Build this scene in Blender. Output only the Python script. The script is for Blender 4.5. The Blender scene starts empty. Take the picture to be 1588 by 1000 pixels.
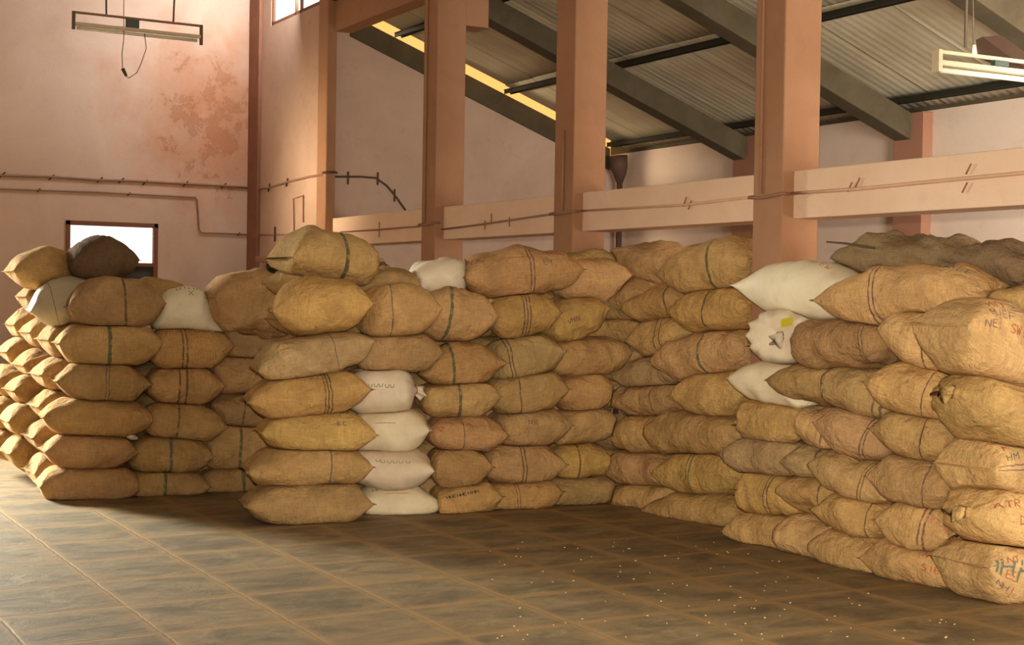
import bpy, bmesh, math, random
import numpy as np
from mathutils import Vector, Matrix
from mathutils.bvhtree import BVHTree

random.seed(7)
SC = bpy.context.scene
COL = SC.collection
PI = math.pi

# ------------------------------------------------------------------ camera
FPX, YAW, PITCH, ROLL = 2225.57, math.radians(29.584), math.radians(-1.0194), math.radians(-0.9256)
EYE = Vector((0, 0, 1.7))
fw = Vector((-math.cos(YAW) * math.cos(PITCH), math.sin(YAW) * math.cos(PITCH), math.sin(PITCH)))
rt0 = Vector((math.sin(YAW), math.cos(YAW), 0))
up0 = rt0.cross(fw)
RT = math.cos(ROLL) * rt0 - math.sin(ROLL) * up0
UP = math.sin(ROLL) * rt0 + math.cos(ROLL) * up0
cd = bpy.data.cameras.new('camera')
cam = bpy.data.objects.new('camera', cd)
COL.objects.link(cam)
cd.sensor_width = 36
cd.lens = FPX * 36 / 1588
cd.clip_end = 200
m = Matrix((RT, UP, -fw)).transposed().to_4x4()
m.translation = EYE
cam.matrix_world = m
SC.camera = cam


def ray(x, y):
    return fw + RT * ((x - 794) / FPX) - UP * ((y - 500) / FPX)


def onX(x, y, X):
    v = ray(x, y)
    return EYE + v * (X / v.x)


def onY(x, y, Y):
    v = ray(x, y)
    return EYE + v * (Y / v.y)


def onZ(x, y, Z=0.0):
    v = ray(x, y)
    return EYE + v * ((Z - 1.7) / v.z)


# ------------------------------------------------------------------ light
w = bpy.data.worlds.new('sky')
SC.world = w
w.use_nodes = True
w.node_tree.nodes['Background'].inputs[0].default_value = (1.0, 0.52, 0.14, 1)
w.node_tree.nodes['Background'].inputs[1].default_value = 1.3
SC.view_settings.view_transform = 'Standard'
SC.view_settings.look = 'None'
SC.view_settings.exposure = 0.0
SC.view_settings.gamma = 1.0
SC.view_settings.use_curve_mapping = False


def light(name, kind, loc, energy, color, aim=None, **kw):
    ld = bpy.data.lights.new(name, kind)
    ld.energy = energy
    ld.color = color
    for k, v in kw.items():
        setattr(ld, k, v)
    o = bpy.data.objects.new(name, ld)
    COL.objects.link(o)
    o.location = loc
    if aim is not None:
        o.rotation_euler = Vector(aim).to_track_quat('-Z', 'Y').to_euler()
    return o


# the flash on the camera that took the picture
light('camera_flash', 'SPOT', EYE + UP * 0.15 + fw * 0.02, 2500, (1.0, 0.90, 0.71), fw + RT * 0.22,
      spot_size=math.radians(74), spot_blend=1.0, shadow_soft_size=0.035)
# daylight through the open door in the end wall, outside the frame on the left
light('door_daylight', 'AREA', (-19.3, -0.45, 2.5), 680, (0.97, 0.97, 0.82), (1, 0.26, -0.50),
      shape='RECTANGLE', size=1.3, size_y=2.6, spread=math.radians(66))
light('clerestory_daylight', 'AREA', (-17.75, 6.70, 6.0), 150, (0.96, 0.98, 1.0), (-0.75, -0.65, -0.22),
      shape='RECTANGLE', size=1.7, size_y=1.0)
light('far_clerestory_daylight', 'AREA', (-15.5, -5.9, 5.6), 80, (0.97, 0.98, 1.0), (-0.1, 1, -0.1),
      shape='RECTANGLE', size=7.0, size_y=1.6)
# daylight in the aisle from its far end, right of the picture
light('aisle_daylight', 'AREA', (2.2, 9.1, 1.9), 780, (1.0, 0.94, 0.83), (-1, 0.0, 0.16),
      shape='RECTANGLE', size=3.4, size_y=3.0)
# added fill for the aisle's rear wall and roof, just right of the picture
light('aisle_added_fill', 'AREA', (-4.0, 7.6, 2.4), 300, (1.0, 0.95, 0.84), (-0.55, 0.78, 0.28),
      shape='RECTANGLE', size=2.0, size_y=1.6, spread=math.radians(110))
# added lamp for the warm glow on the end-bay wall, no opening behind it
light('added_wall_glow', 'AREA', (-18.3, -5.8, 1.3), 17, (1.0, 0.82, 0.56), (1.25, 12.5, 1.75),
      shape='RECTANGLE', size=1.0, size_y=1.6, spread=math.radians(14))
# big open door of the hall behind the camera
light('hall_door_daylight', 'AREA', (3.8, 0.5, 2.2), 25, (1.0, 0.95, 0.85), (-1, 0.1, 0),
      shape='RECTANGLE', size=7.0, size_y=4.0)

# ------------------------------------------------------------------ materials


def lin(c):
    return tuple(((v / 255) / 12.92 if v / 255 <= 0.04045 else ((v / 255 + 0.055) / 1.055) ** 2.4) for v in c[:3])


class NT:
    def __init__(s, name):
        s.m = bpy.data.materials.new(name)
        s.m.use_nodes = True
        s.t = s.m.node_tree
        s.b = s.t.nodes['Principled BSDF']

    def n(s, typ, **kw):
        nd = s.t.nodes.new(typ)
        for k, v in kw.items():
            if k.startswith('i_'):
                key = k[2:]
                nd.inputs[int(key) if key.isdigit() else key.replace('_', ' ')].default_value = v
            else:
                setattr(nd, k, v)
        return nd

    def l(s, a, b):
        s.t.links.new(a, b)

    def math(s, op, a, b=None, c=None):
        nd = s.t.nodes.new('ShaderNodeMath')
        nd.operation = op
        for i, v in enumerate((a, b, c)):
            if v is None:
                continue
            if isinstance(v, (int, float)):
                nd.inputs[i].default_value = v
            else:
                s.l(v, nd.inputs[i])
        return nd.outputs[0]

    def mix(s, fac, a, b, blend='MIX'):
        nd = s.t.nodes.new('ShaderNodeMix')
        nd.data_type = 'RGBA'
        nd.blend_type = blend
        nd.clamp_factor = True
        if isinstance(fac, (int, float)):
            nd.inputs[0].default_value = fac
        else:
            s.l(fac, nd.inputs[0])
        for i, v in ((6, a), (7, b)):
            if isinstance(v, (tuple, list)):
                nd.inputs[i].default_value = (*v[:3], 1)
            else:
                s.l(v, nd.inputs[i])
        return nd.outputs[2]

    def noise(s, vec, scale, detail=4, rough=0.55, dist=0.0):
        nd = s.n('ShaderNodeTexNoise')
        nd.inputs['Scale'].default_value = scale
        nd.inputs['Detail'].default_value = detail
        nd.inputs['Roughness'].default_value = rough
        nd.inputs['Distortion'].default_value = dist
        if vec is not None:
            s.l(vec, nd.inputs['Vector'])
        return nd.outputs['Fac']

    def ramp(s, fac, a, b):
        nd = s.n('ShaderNodeMapRange')
        nd.inputs[1].default_value = a
        nd.inputs[2].default_value = b
        nd.clamp = True
        s.l(fac, nd.inputs[0])
        return nd.outputs[0]

    def bump(s, h, strength=0.3, dist=0.02, prev=None):
        nd = s.n('ShaderNodeBump')
        nd.inputs['Strength'].default_value = strength
        nd.inputs['Distance'].default_value = dist
        s.l(h, nd.inputs['Height'])
        if prev is not None:
            s.l(prev, nd.inputs['Normal'])
        s.l(nd.outputs[0], s.b.inputs['Normal'])
        return nd.outputs[0]

    def pos(s):
        return s.n('ShaderNodeNewGeometry').outputs['Position']

    def col(s, c):
        s.l(c, s.b.inputs['Base Color'])


MATS = {}


def plain(name, rgb, rough=0.6, metal=0.0, emit=None, estr=0):
    if name in MATS:
        return MATS[name]
    k = NT(name)
    p = k.n('ShaderNodeTexCoord').outputs['Object']
    f = k.noise(p, 9, 3)
    c = lin(rgb)
    k.col(k.mix(f, tuple(v * 0.82 for v in c), tuple(min(1, v * 1.15) for v in c)))
    k.b.inputs['Roughness'].default_value = rough
    k.b.inputs['Metallic'].default_value = metal
    if emit:
        k.b.inputs['Emission Color'].default_value = (*emit, 1)
        k.b.inputs['Emission Strength'].default_value = estr
    MATS[name] = k.m
    return k.m


def wallpaint(name, rgb, rgb2, stain=0.35, sc=0.9):
    k = NT(name)
    p = k.pos()
    f = k.noise(p, sc, 6, 0.62, 0.6)
    g = k.noise(p, 6.0, 5, 0.7)
    fine = k.noise(p, 60, 3, 0.6)
    a, b = lin(rgb), lin(rgb2)
    c = k.mix(k.ramp(f, 0.35, 0.68), a, b)
    c = k.mix(k.math('MULTIPLY', k.ramp(g, 0.55, 0.8), stain), c, tuple(v * 0.62 for v in a))
    c = k.mix(k.math('MULTIPLY', k.ramp(fine, 0.6, 0.72), 0.18), c, tuple(v * 0.5 for v in a))
    k.col(c)
    k.b.inputs['Roughness'].default_value = 0.85
    k.b.inputs['Specular IOR Level'].default_value = 0.25
    k.bump(k.math('ADD', k.math('MULTIPLY', g, 0.5), fine), 0.18, 0.01)
    MATS[name] = k.m
    return k


def wall_end_mat():
    """Whitewash over salmon paint with a broad orange-brown tint and rusty smudges near the corner and paler streaks."""
    k = NT('end_wall_paint')
    p = k.pos()
    sep = k.n('ShaderNodeSeparateXYZ')
    k.l(p, sep.inputs[0])
    f = k.noise(p, 0.8, 6, 0.6, 0.8)
    g = k.noise(p, 4.0, 6, 0.7, 0.4)
    fine = k.noise(p, 55, 3, 0.6)
    a, b = lin((194, 164, 144)), lin((210, 182, 162))
    c = k.mix(k.ramp(f, 0.35, 0.7), a, b)
    # a broad orange-brown tint toward the corner, darker rusty smudges inside it
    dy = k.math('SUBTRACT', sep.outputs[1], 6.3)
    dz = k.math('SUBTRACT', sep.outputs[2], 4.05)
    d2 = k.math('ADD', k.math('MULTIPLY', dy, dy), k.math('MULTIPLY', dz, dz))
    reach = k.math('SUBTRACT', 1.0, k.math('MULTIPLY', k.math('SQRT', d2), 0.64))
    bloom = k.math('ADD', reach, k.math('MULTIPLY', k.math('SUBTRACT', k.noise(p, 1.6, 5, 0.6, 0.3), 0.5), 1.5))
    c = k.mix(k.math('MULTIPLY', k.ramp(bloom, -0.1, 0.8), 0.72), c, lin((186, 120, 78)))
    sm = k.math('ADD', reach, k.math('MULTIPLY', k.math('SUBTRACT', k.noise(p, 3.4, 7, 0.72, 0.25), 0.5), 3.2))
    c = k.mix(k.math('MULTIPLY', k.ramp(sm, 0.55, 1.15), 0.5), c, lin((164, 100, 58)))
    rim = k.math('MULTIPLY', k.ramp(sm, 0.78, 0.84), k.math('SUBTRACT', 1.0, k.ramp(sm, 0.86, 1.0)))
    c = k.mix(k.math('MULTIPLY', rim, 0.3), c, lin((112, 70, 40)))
    c = k.mix(k.math('MULTIPLY', k.ramp(g, 0.6, 0.85), 0.4), c, lin((168, 118, 96)))
    k.col(c)
    k.b.inputs['Roughness'].default_value = 0.85
    k.b.inputs['Specular IOR Level'].default_value = 0.2
    k.bump(k.math('ADD', k.math('MULTIPLY', g, 0.6), fine), 0.2, 0.012)
    MATS['end_wall_paint'] = k.m
    return k.m


def floor_mat():
    k = NT('stone_tile_floor')
    p = k.pos()
    sep = k.n('ShaderNodeSeparateXYZ')
    k.l(p, sep.inputs[0])
    wob = k.noise(p, 5, 3)
    wv = k.math('MULTIPLY', k.math('SUBTRACT', wob, 0.5), 0.035)
    def cell(o, off, pitch):
        q = k.math('DIVIDE', k.math('SUBTRACT', k.math('ADD', o, wv), off), pitch)
        fr = k.math('FRACT', q)
        d = k.math('MULTIPLY', k.math('SUBTRACT', 0.5, k.math('ABSOLUTE', k.math('SUBTRACT', fr, 0.5))), pitch)
        return k.math('FLOOR', q), d
    ix, dx = cell(sep.outputs[0], -5.63, 0.70)
    iy, dy = cell(sep.outputs[1], 4.64, 0.655)
    d = k.math('MINIMUM', dx, dy)
    comb = k.n('ShaderNodeCombineXYZ')
    k.l(ix, comb.inputs[0]); k.l(iy, comb.inputs[1])
    wn = k.n('ShaderNodeTexWhiteNoise')
    wn.noise_dimensions = '3D'
    k.l(comb.outputs[0], wn.inputs['Vector'])
    tile = wn.outputs['Value']
    # streaky cleft stone, the streaks turning from tile to tile
    mp = k.n('ShaderNodeMapping')
    mp.inputs['Scale'].default_value = (1.0, 0.55, 1.0)
    k.l(p, mp.inputs['Vector'])
    off = k.n('ShaderNodeVectorMath'); off.operation = 'SCALE'; off.inputs['Scale'].default_value = 13.0
    k.l(comb.outputs[0], off.inputs[0])
    add = k.n('ShaderNodeVectorMath'); add.operation = 'ADD'
    k.l(mp.outputs[0], add.inputs[0]); k.l(off.outputs[0], add.inputs[1])
    f = k.noise(add.outputs[0], 5.5, 7, 0.7, 1.1)
    g = k.noise(p, 2.2, 5, 0.6, 0.4)
    fine = k.noise(p, 70, 3, 0.6)
    c = k.mix(k.ramp(f, 0.34, 0.68), lin((110, 94, 68)), lin((162, 140, 102)))
    c = k.mix(k.math('MULTIPLY', k.ramp(tile, 0.1, 1.0), 0.5), c, lin((118, 100, 74)))
    c = k.mix(k.math('MULTIPLY', k.ramp(g, 0.45, 0.75), 0.6), c, lin((150, 120, 82)))
    c = k.mix(k.math('MULTIPLY', k.ramp(fine, 0.58, 0.75), 0.35), c, lin((66, 60, 50)))
    # dust trodden into the joints
    width = k.math('ADD', 0.008, k.math('MULTIPLY', k.noise(p, 3.0, 5, 0.65), 0.07))
    dust = k.math('SUBTRACT', 1.0, k.ramp(k.math('DIVIDE', d, width), 0.35, 1.25))
    dustc = k.mix(k.noise(p, 8, 4), lin((148, 116, 72)), lin((168, 136, 92)))
    blot = k.noise(add.outputs[0], 3.2, 6, 0.68, 0.6)
    c = k.mix(k.math('MULTIPLY', k.ramp(blot, 0.44, 0.62), 0.62), c, lin((74, 66, 50)))
    drift = k.math('MULTIPLY', k.math('SUBTRACT', 1.0, k.ramp(d, 0.0, 0.16)), k.ramp(k.noise(p, 4.0, 5, 0.65, 0.4), 0.38, 0.66))
    c = k.mix(k.math('MULTIPLY', drift, 0.55), c, dustc)
    c = k.mix(k.math('MULTIPLY', dust, 0.72), c, dustc)
    k.col(c)
    k.b.inputs['Roughness'].default_value = 0.62
    k.b.inputs['Specular IOR Level'].default_value = 0.35
    gro = k.ramp(d, 0.0, 0.012)
    h = k.math('ADD', k.math('ADD', k.math('MULTIPLY', gro, 0.25), k.math('MULTIPLY', f, 0.9)), k.math('MULTIPLY', fine, 0.12))
    k.bump(h, 0.45, 0.02)
    MATS['floor'] = k.m
    return k.m


def roof_mat():
    k = NT('cement_sheet')
    p = k.pos()
    mp = k.n('ShaderNodeMapping')
    mp.inputs['Scale'].default_value = (3.0, 0.35, 0.35)
    k.l(p, mp.inputs['Vector'])
    f = k.noise(mp.outputs[0], 2.2, 6, 0.65)
    g = k.noise(p, 1.6, 5, 0.6)
    sep = k.n('ShaderNodeSeparateXYZ')
    k.l(p, sep.inputs[0])
    fr = k.math('FRACT', k.math('DIVIDE', k.math('ADD', sep.outputs[0], k.math('MULTIPLY', k.noise(p, 2.5, 3), 0.03)), 1.022))
    lap = k.math('SUBTRACT', 1.0, k.ramp(k.math('ABSOLUTE', k.math('SUBTRACT', fr, 0.5)), 0.0, 0.016))
    c = k.mix(k.ramp(f, 0.3, 0.72), lin((176, 164, 138)), lin((200, 188, 160)))
    c = k.mix(k.math('MULTIPLY', k.ramp(g, 0.4, 0.8), 0.5), c, lin((140, 116, 84)))
    c = k.mix(k.math('MULTIPLY', lap, 0.7), c, lin((70, 60, 46)))
    k.col(c)
    k.b.inputs['Roughness'].default_value = 0.9
    k.bump(k.noise(p, 45, 3), 0.2, 0.01)
    MATS['roof'] = k.m
    return k.m


def sack_mat(name, white=False):
    """Woven cloth; colour, bands and dirt come from each sack's own properties."""
    k = NT(name)
    uv = k.n('ShaderNodeUVMap').outputs[0]
    obj = k.n('ShaderNodeTexCoord').outputs['Object']
    def attr(n):
        a = k.n('ShaderNodeAttribute')
        a.attribute_type = 'OBJECT'
        a.attribute_name = n
        return a
    tint = attr('cloth').outputs['Color']
    band = attr('band').outputs['Vector']     # place along the sack, half width, gap
    bsep = k.n('ShaderNodeSeparateXYZ'); k.l(band, bsep.inputs[0])
    flags = attr('band_lines').outputs['Vector']  # middle line, outer lines, slant
    fsep = k.n('ShaderNodeSeparateXYZ'); k.l(flags, fsep.inputs[0])
    bcol = attr('band_colour').outputs['Color']
    rnd = k.n('ShaderNodeObjectInfo').outputs['Random']
    sep = k.n('ShaderNodeSeparateXYZ'); k.l(uv, sep.inputs[0])
    u, v = sep.outputs[0], sep.outputs[1]
    off = k.n('ShaderNodeVectorMath'); off.operation = 'ADD'
    cb = k.n('ShaderNodeCombineXYZ')
    for i in range(3):
        k.l(k.math('MULTIPLY', rnd, 37.0 + 11 * i), cb.inputs[i])
    k.l(obj, off.inputs[0]); k.l(cb.outputs[0], off.inputs[1])
    P = off.outputs[0]
    big = k.noise(P, 3.4, 5, 0.6, 0.5)
    mid = k.noise(P, 14, 5, 0.65)
    # weave
    def wv(c, sc):
        return k.math('SINE', k.math('MULTIPLY', c, sc))
    s = 2 * PI / (0.0085 if not white else 0.006)
    weave = k.math('MULTIPLY', wv(u, s), wv(v, s))
    slub = k.n('ShaderNodeMapping'); slub.inputs['Scale'].default_value = (10, 130, 1); k.l(uv, slub.inputs['Vector'])
    slub2 = k.n('ShaderNodeMapping'); slub2.inputs['Scale'].default_value = (130, 10, 1); k.l(uv, slub2.inputs['Vector'])
    th = k.math('ADD', k.noise(slub.outputs[0], 1, 2), k.noise(slub2.outputs[0], 1, 2))
    lo = k.mix(1.0, tint, (0.80, 0.77, 0.72) if not white else (0.86, 0.84, 0.80), 'MULTIPLY')
    hi = k.mix(1.0, tint, (1.22, 1.19, 1.12) if not white else (1.05, 1.05, 1.04), 'MULTIPLY')
    c = k.mix(k.ramp(big, 0.3, 0.7), lo, hi)
    if not white:
        c = k.mix(k.math('MULTIPLY', k.ramp(th, 0.8, 1.25), 0.5), c, k.mix(1.0, tint, (0.60, 0.55, 0.49), 'MULTIPLY'))
        grime = k.noise(P, 6.5, 6, 0.72, 0.9)
        c = k.mix(k.math('MULTIPLY', k.ramp(grime, 0.50, 0.74), 0.45), c, k.mix(1.0, tint, (0.58, 0.53, 0.48), 'MULTIPLY'))
        c = k.mix(k.math('MULTIPLY', k.ramp(k.noise(P, 38, 3, 0.7), 0.5, 0.7), 0.35), c, k.mix(1.0, tint, (0.66, 0.61, 0.55), 'MULTIPLY'))
        c = k.mix(k.math('MULTIPLY', k.ramp(mid, 0.56, 0.75), 0.45), c, k.mix(1.0, tint, (1.35, 1.28, 1.1), 'MULTIPLY'))
    else:
        c = k.mix(k.math('MULTIPLY', k.ramp(mid, 0.55, 0.8), 0.3), c, lin((180, 160, 124)))
    # bands woven across the cloth
    wob = k.math('MULTIPLY', k.math('SUBTRACT', k.noise(P, 7, 2), 0.5), 0.03)
    d = k.math('ABSOLUTE', k.math('SUBTRACT', k.math('ADD', k.math('ADD', u, wob), k.math('MULTIPLY', v, fsep.outputs[2])), bsep.outputs[0]))
    def line(dd):
        return k.math('LESS_THAN', dd, bsep.outputs[1])
    m0 = k.math('MULTIPLY', line(d), fsep.outputs[0])
    m1 = k.math('MULTIPLY', line(k.math('ABSOLUTE', k.math('SUBTRACT', d, bsep.outputs[2]))), fsep.outputs[1])
    m = k.math('MULTIPLY', k.math('MAXIMUM', m0, m1), k.ramp(k.noise(P, 22, 3), 0.25, 0.5))
    c = k.mix(k.math('MULTIPLY', m, 0.8), c, bcol)
    k.col(c)
    k.b.inputs['Roughness'].default_value = 0.95 if not white else 0.55
    k.b.inputs['Specular IOR Level'].default_value = 0.15 if not white else 0.4
    if not white:
        n1 = k.bump(k.math('ADD', k.math('MULTIPLY', weave, 0.35), k.math('MULTIPLY', th, 0.8)), 0.35, 0.004)
        k.bump(k.math('ADD', mid, k.math('ADD', k.math('MULTIPLY', big, 1.0), k.math('MULTIPLY', k.noise(P, 9, 5, 0.6, 1.5), 0.8))), 0.8, 0.035, n1)
    else:
        n1 = k.bump(weave, 0.1, 0.002)
        k.bump(k.math('ADD', mid, k.math('MULTIPLY', big, 1.0)), 0.35, 0.02, n1)
    MATS[name] = k.m
    return k.m


JUTE = sack_mat('jute_cloth')
WHITE = sack_mat('woven_white_cloth', True)
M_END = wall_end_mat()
M_HALL = wallpaint('salmon_paint', (186, 154, 132), (198, 166, 146)).m
M_PIL = wallpaint('pillar_paint', (160, 117, 87), (170, 127, 97), 0.25, 1.6).m
M_PILD = wallpaint('brown_paint', (132, 88, 66), (146, 100, 78), 0.3, 2).m
M_AISLE = wallpaint('mauve_limewash', (182, 152, 134), (194, 166, 148), 0.3, 0.7).m
M_REAR = wallpaint('lit_mauve_limewash', (204, 180, 162), (214, 192, 174), 0.3, 0.7).m  # the aisle limewash lightened, extra light on the rear wall put into its colour
M_BEAM = wallpaint('peach_limewash', (226, 192, 164), (236, 204, 178), 0.22, 1.4).m
M_CONC = wallpaint('grey_concrete', (74, 64, 47), (90, 79, 60), 0.5, 2.0).m
M_FLOOR = floor_mat()
M_ROOF = roof_mat()
M_STEEL = plain('dark_steel', (58, 56, 46), 0.5, 0.6)
M_PURLIN = plain('grey_purlin_steel', (112, 108, 90), 0.6, 0.3)
M_PIPE = plain('painted_conduit', (146, 108, 84), 0.7)
M_PIPE2 = plain('pale_conduit', (214, 172, 142), 0.7)
M_CLIP = plain('rusty_clip', (84, 58, 42), 0.8)
M_CLIP2 = plain('tan_clip', (150, 108, 78), 0.8)
M_DOWN = plain('brown_pipe_iron', (84, 60, 46), 0.7)
M_WOOD = plain('brown_window_wood', (120, 72, 46), 0.7)
M_GREEN = plain('green_door_paint', (92, 96, 66), 0.7)
M_LAMP = plain('cream_enamel', (206, 190, 158), 0.45)
M_LAMPD = plain('grey_choke', (74, 82, 76), 0.5)
M_TUBE = plain('glass_tube', (226, 220, 200), 0.2)
M_BROWN = plain('brown_shade', (92, 66, 52), 0.8)
M_ROD = plain('thin_wire', (104, 88, 68), 0.7)
M_TWINE = plain('jute_twine', (120, 92, 56), 0.95)
M_TAG = plain('yellow_tag', (206, 190, 40), 0.6)
M_PAPER = plain('white_paper', (226, 214, 196), 0.8)
M_GRAIN = plain('spilled_grain', (226, 206, 150), 0.8)
M_STICK = plain('dry_stick', (86, 66, 48), 0.9)
INK = {}
for nm, rgb in (('red', (166, 88, 62)), ('purple', (128, 92, 90)), ('green', (100, 108, 82)), ('black', (72, 60, 46)),
                ('blue', (104, 112, 96)), ('pink', (206, 138, 116)), ('grey', (140, 140, 112)), ('scarlet', (192, 90, 60))):
    INK[nm] = plain('ink_' + nm, rgb, 0.9)


def glow_mat(name, col, strength):
    k = NT(name)
    p = k.pos()
    sep = k.n('ShaderNodeSeparateXYZ'); k.l(p, sep.inputs[0])
    wv = k.math('FRACT', k.math('MULTIPLY', sep.outputs[2], 1 / 0.055))
    bars = k.math('ADD', 0.8, k.math('MULTIPLY', k.math('GREATER_THAN', wv, 0.15), 0.2))
    k.b.inputs['Base Color'].default_value = (0.8, 0.8, 0.76, 1)
    k.b.inputs['Roughness'].default_value = 0.3
    k.b.inputs['Emission Color'].default_value = (*col, 1)
    k.l(k.math('MULTIPLY', bars, strength), k.b.inputs['Emission Strength'])
    MATS[name] = k.m
    return k.m


M_PANE = glow_mat('daylit_frosted_pane', (1.0, 1.0, 0.93), 1.5)
M_PANE2 = glow_mat('daylit_clerestory_pane', (1.0, 0.97, 0.78), 1.4)

# ------------------------------------------------------------------ mesh helpers


class MB:
    def __init__(s):
        s.v, s.f = [], []

    def box(s, a, b):
        x0, y0, z0 = (min(a[i], b[i]) for i in range(3))
        x1, y1, z1 = (max(a[i], b[i]) for i in range(3))
        o = len(s.v)
        s.v += [(x0, y0, z0), (x1, y0, z0), (x1, y1, z0), (x0, y1, z0), (x0, y0, z1), (x1, y0, z1), (x1, y1, z1), (x0, y1, z1)]
        s.f += [tuple(o + i for i in q) for q in ((0, 3, 2, 1), (4, 5, 6, 7), (0, 1, 5, 4), (1, 2, 6, 5), (2, 3, 7, 6), (3, 0, 4, 7))]
        return s

    def hexa(s, pts):
        """eight corners: bottom four then top four, counter-clockwise from above"""
        o = len(s.v)
        s.v += [tuple(p) for p in pts]
        s.f += [tuple(o + i for i in q) for q in ((0, 3, 2, 1), (4, 5, 6, 7), (0, 1, 5, 4), (1, 2, 6, 5), (2, 3, 7, 6), (3, 0, 4, 7))]
        return s

    def prism(s, pts, d):
        o = len(s.v)
        n = len(pts)
        d = Vector(d)
        s.v += [tuple(p) for p in pts] + [tuple(Vector(p) + d) for p in pts]
        s.f += [tuple(o + i for i in range(n))[::-1], tuple(o + n + i for i in range(n))]
        s.f += [(o + i, o + (i + 1) % n, o + n + (i + 1) % n, o + n + i) for i in range(n)]
        return s

    def tube(s, pts, r, n=10):
        pts = [Vector(p) for p in pts]
        rings = []
        o = len(s.v)
        prev = None
        for i, p in enumerate(pts):
            t = (pts[min(i + 1, len(pts) - 1)] - pts[max(i - 1, 0)]).normalized()
            a = prev if prev is not None else (Vector((0, 0, 1)) if abs(t.z) < 0.9 else Vector((1, 0, 0)))
            a = (a - t * a.dot(t)).normalized()
            prev = a
            b = t.cross(a)
            rr = r[i] if isinstance(r, (list, tuple)) else r
            for j in range(n):
                q = p + (a * math.cos(2 * PI * j / n) + b * math.sin(2 * PI * j / n)) * rr
                s.v.append(tuple(q))
        for i in range(len(pts) - 1):
            for j in range(n):
                s.f.append((o + i * n + j, o + i * n + (j + 1) % n, o + (i + 1) * n + (j + 1) % n, o + (i + 1) * n + j))
        s.f.append(tuple(o + j for j in range(n))[::-1])
        s.f.append(tuple(o + (len(pts) - 1) * n + j for j in range(n)))
        return s

    def build(s, name, mat, parent=None, smooth=False, bevel=0.0, origin=None):
        me = bpy.data.meshes.new(name)
        og = Vector(origin) if origin is not None else Vector((0, 0, 0))
        me.from_pydata([tuple(Vector(v) - og) for v in s.v], [], s.f)
        bm = bmesh.new()
        bm.from_mesh(me)
        bmesh.ops.recalc_face_normals(bm, faces=bm.faces)
        bm.to_mesh(me)
        bm.free()
        me.materials.append(mat)
        if smooth:
            for p in me.polygons:
                p.use_smooth = True
        o = bpy.data.objects.new(name, me)
        COL.objects.link(o)
        if parent is not None:
            o.parent = parent
        if origin is not None:
            o.location = og
        if bevel:
            b = o.modifiers.new('bevel', 'BEVEL')
            b.width = bevel
            b.segments = 2
            b.limit_method = 'ANGLE'
        return o


def tag(o, label, cat, group=None, kind=None):
    o['label'] = label
    o['category'] = cat
    if group:
        o['group'] = group
    if kind:
        o['kind'] = kind
    return o


def empty(name, label, cat, group=None, loc=(0, 0, 0)):
    o = bpy.data.objects.new(name, None)
    COL.objects.link(o)
    o.location = loc
    o.empty_display_size = 0.1
    return tag(o, label, cat, group)


def struct(o, label=None):
    o['kind'] = 'structure'
    if label:
        o['label'] = label
    return o


# ------------------------------------------------------------------ the hall
X_END, Y_ROW, Y_REAR, X_AIS = -19.45, 6.75, 11.2, -16.72
X_BACK, Y_LEFT = 4.0, -6.0

n = 60
fl = MB()
fl.box((X_END - 0.3, Y_LEFT - 0.2, -0.12), (X_BACK + 0.2, Y_REAR + 0.3, 0))
struct(fl.build('floor', M_FLOOR))

# end wall with the shuttered window and the door outside the frame
wy0, wy1, wz0, wz1 = 4.23, 5.46, 1.30, 2.62
e = MB()
e.box((X_END - 0.25, Y_LEFT, 0), (X_END, -1.10, 7.6))
e.box((X_END - 0.25, -1.10, 4.0), (X_END, 0.20, 7.6))
e.box((X_END - 0.25, 0.20, 0), (X_END, wy0, 7.6))
e.box((X_END - 0.25, wy0, 0), (X_END, wy1, wz0))
e.box((X_END - 0.25, wy0, wz1), (X_END, wy1, 7.6))
e.box((X_END - 0.25, wy1, 0), (X_END, Y_ROW + 0.35, 7.6))
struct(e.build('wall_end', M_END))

win = MB()
for a, b in (((wy0, wz0), (wy0 + 0.06, wz1)), ((wy1 - 0.06, wz0), (wy1, wz1)), ((wy0, wz1 - 0.06), (wy1, wz1)), ((wy0, wz0), (wy1, wz0 + 0.06)), ((wy0 + 0.06, 2.03), (wy1 - 0.06, 2.08))):
    win.box((X_END - 0.10, a[0], a[1]), (X_END + 0.02, b[0], b[1]))
wo = struct(win.build('window_1', M_WOOD, bevel=0.004), 'small brown wooden window glowing white over the left stack')
MB().box((X_END - 0.07, wy0 + 0.06, 2.08), (X_END - 0.055, wy1 - 0.06, wz1 - 0.06)).build('pane', M_PANE, wo)
sh = MB()
sh.box((X_END - 0.07, wy0 + 0.06, wz0 + 0.06), (X_END - 0.03, wy1 - 0.06, 2.03))
for i in range(4):
    sh.box((X_END - 0.03, wy0 + 0.1, wz0 + 0.1 + i * 0.16), (X_END - 0.018, wy1 - 0.1, wz0 + 0.21 + i * 0.16))
sh.build('shutter', plain('dark_shutter', (56, 58, 56), 0.7), wo)

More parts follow.
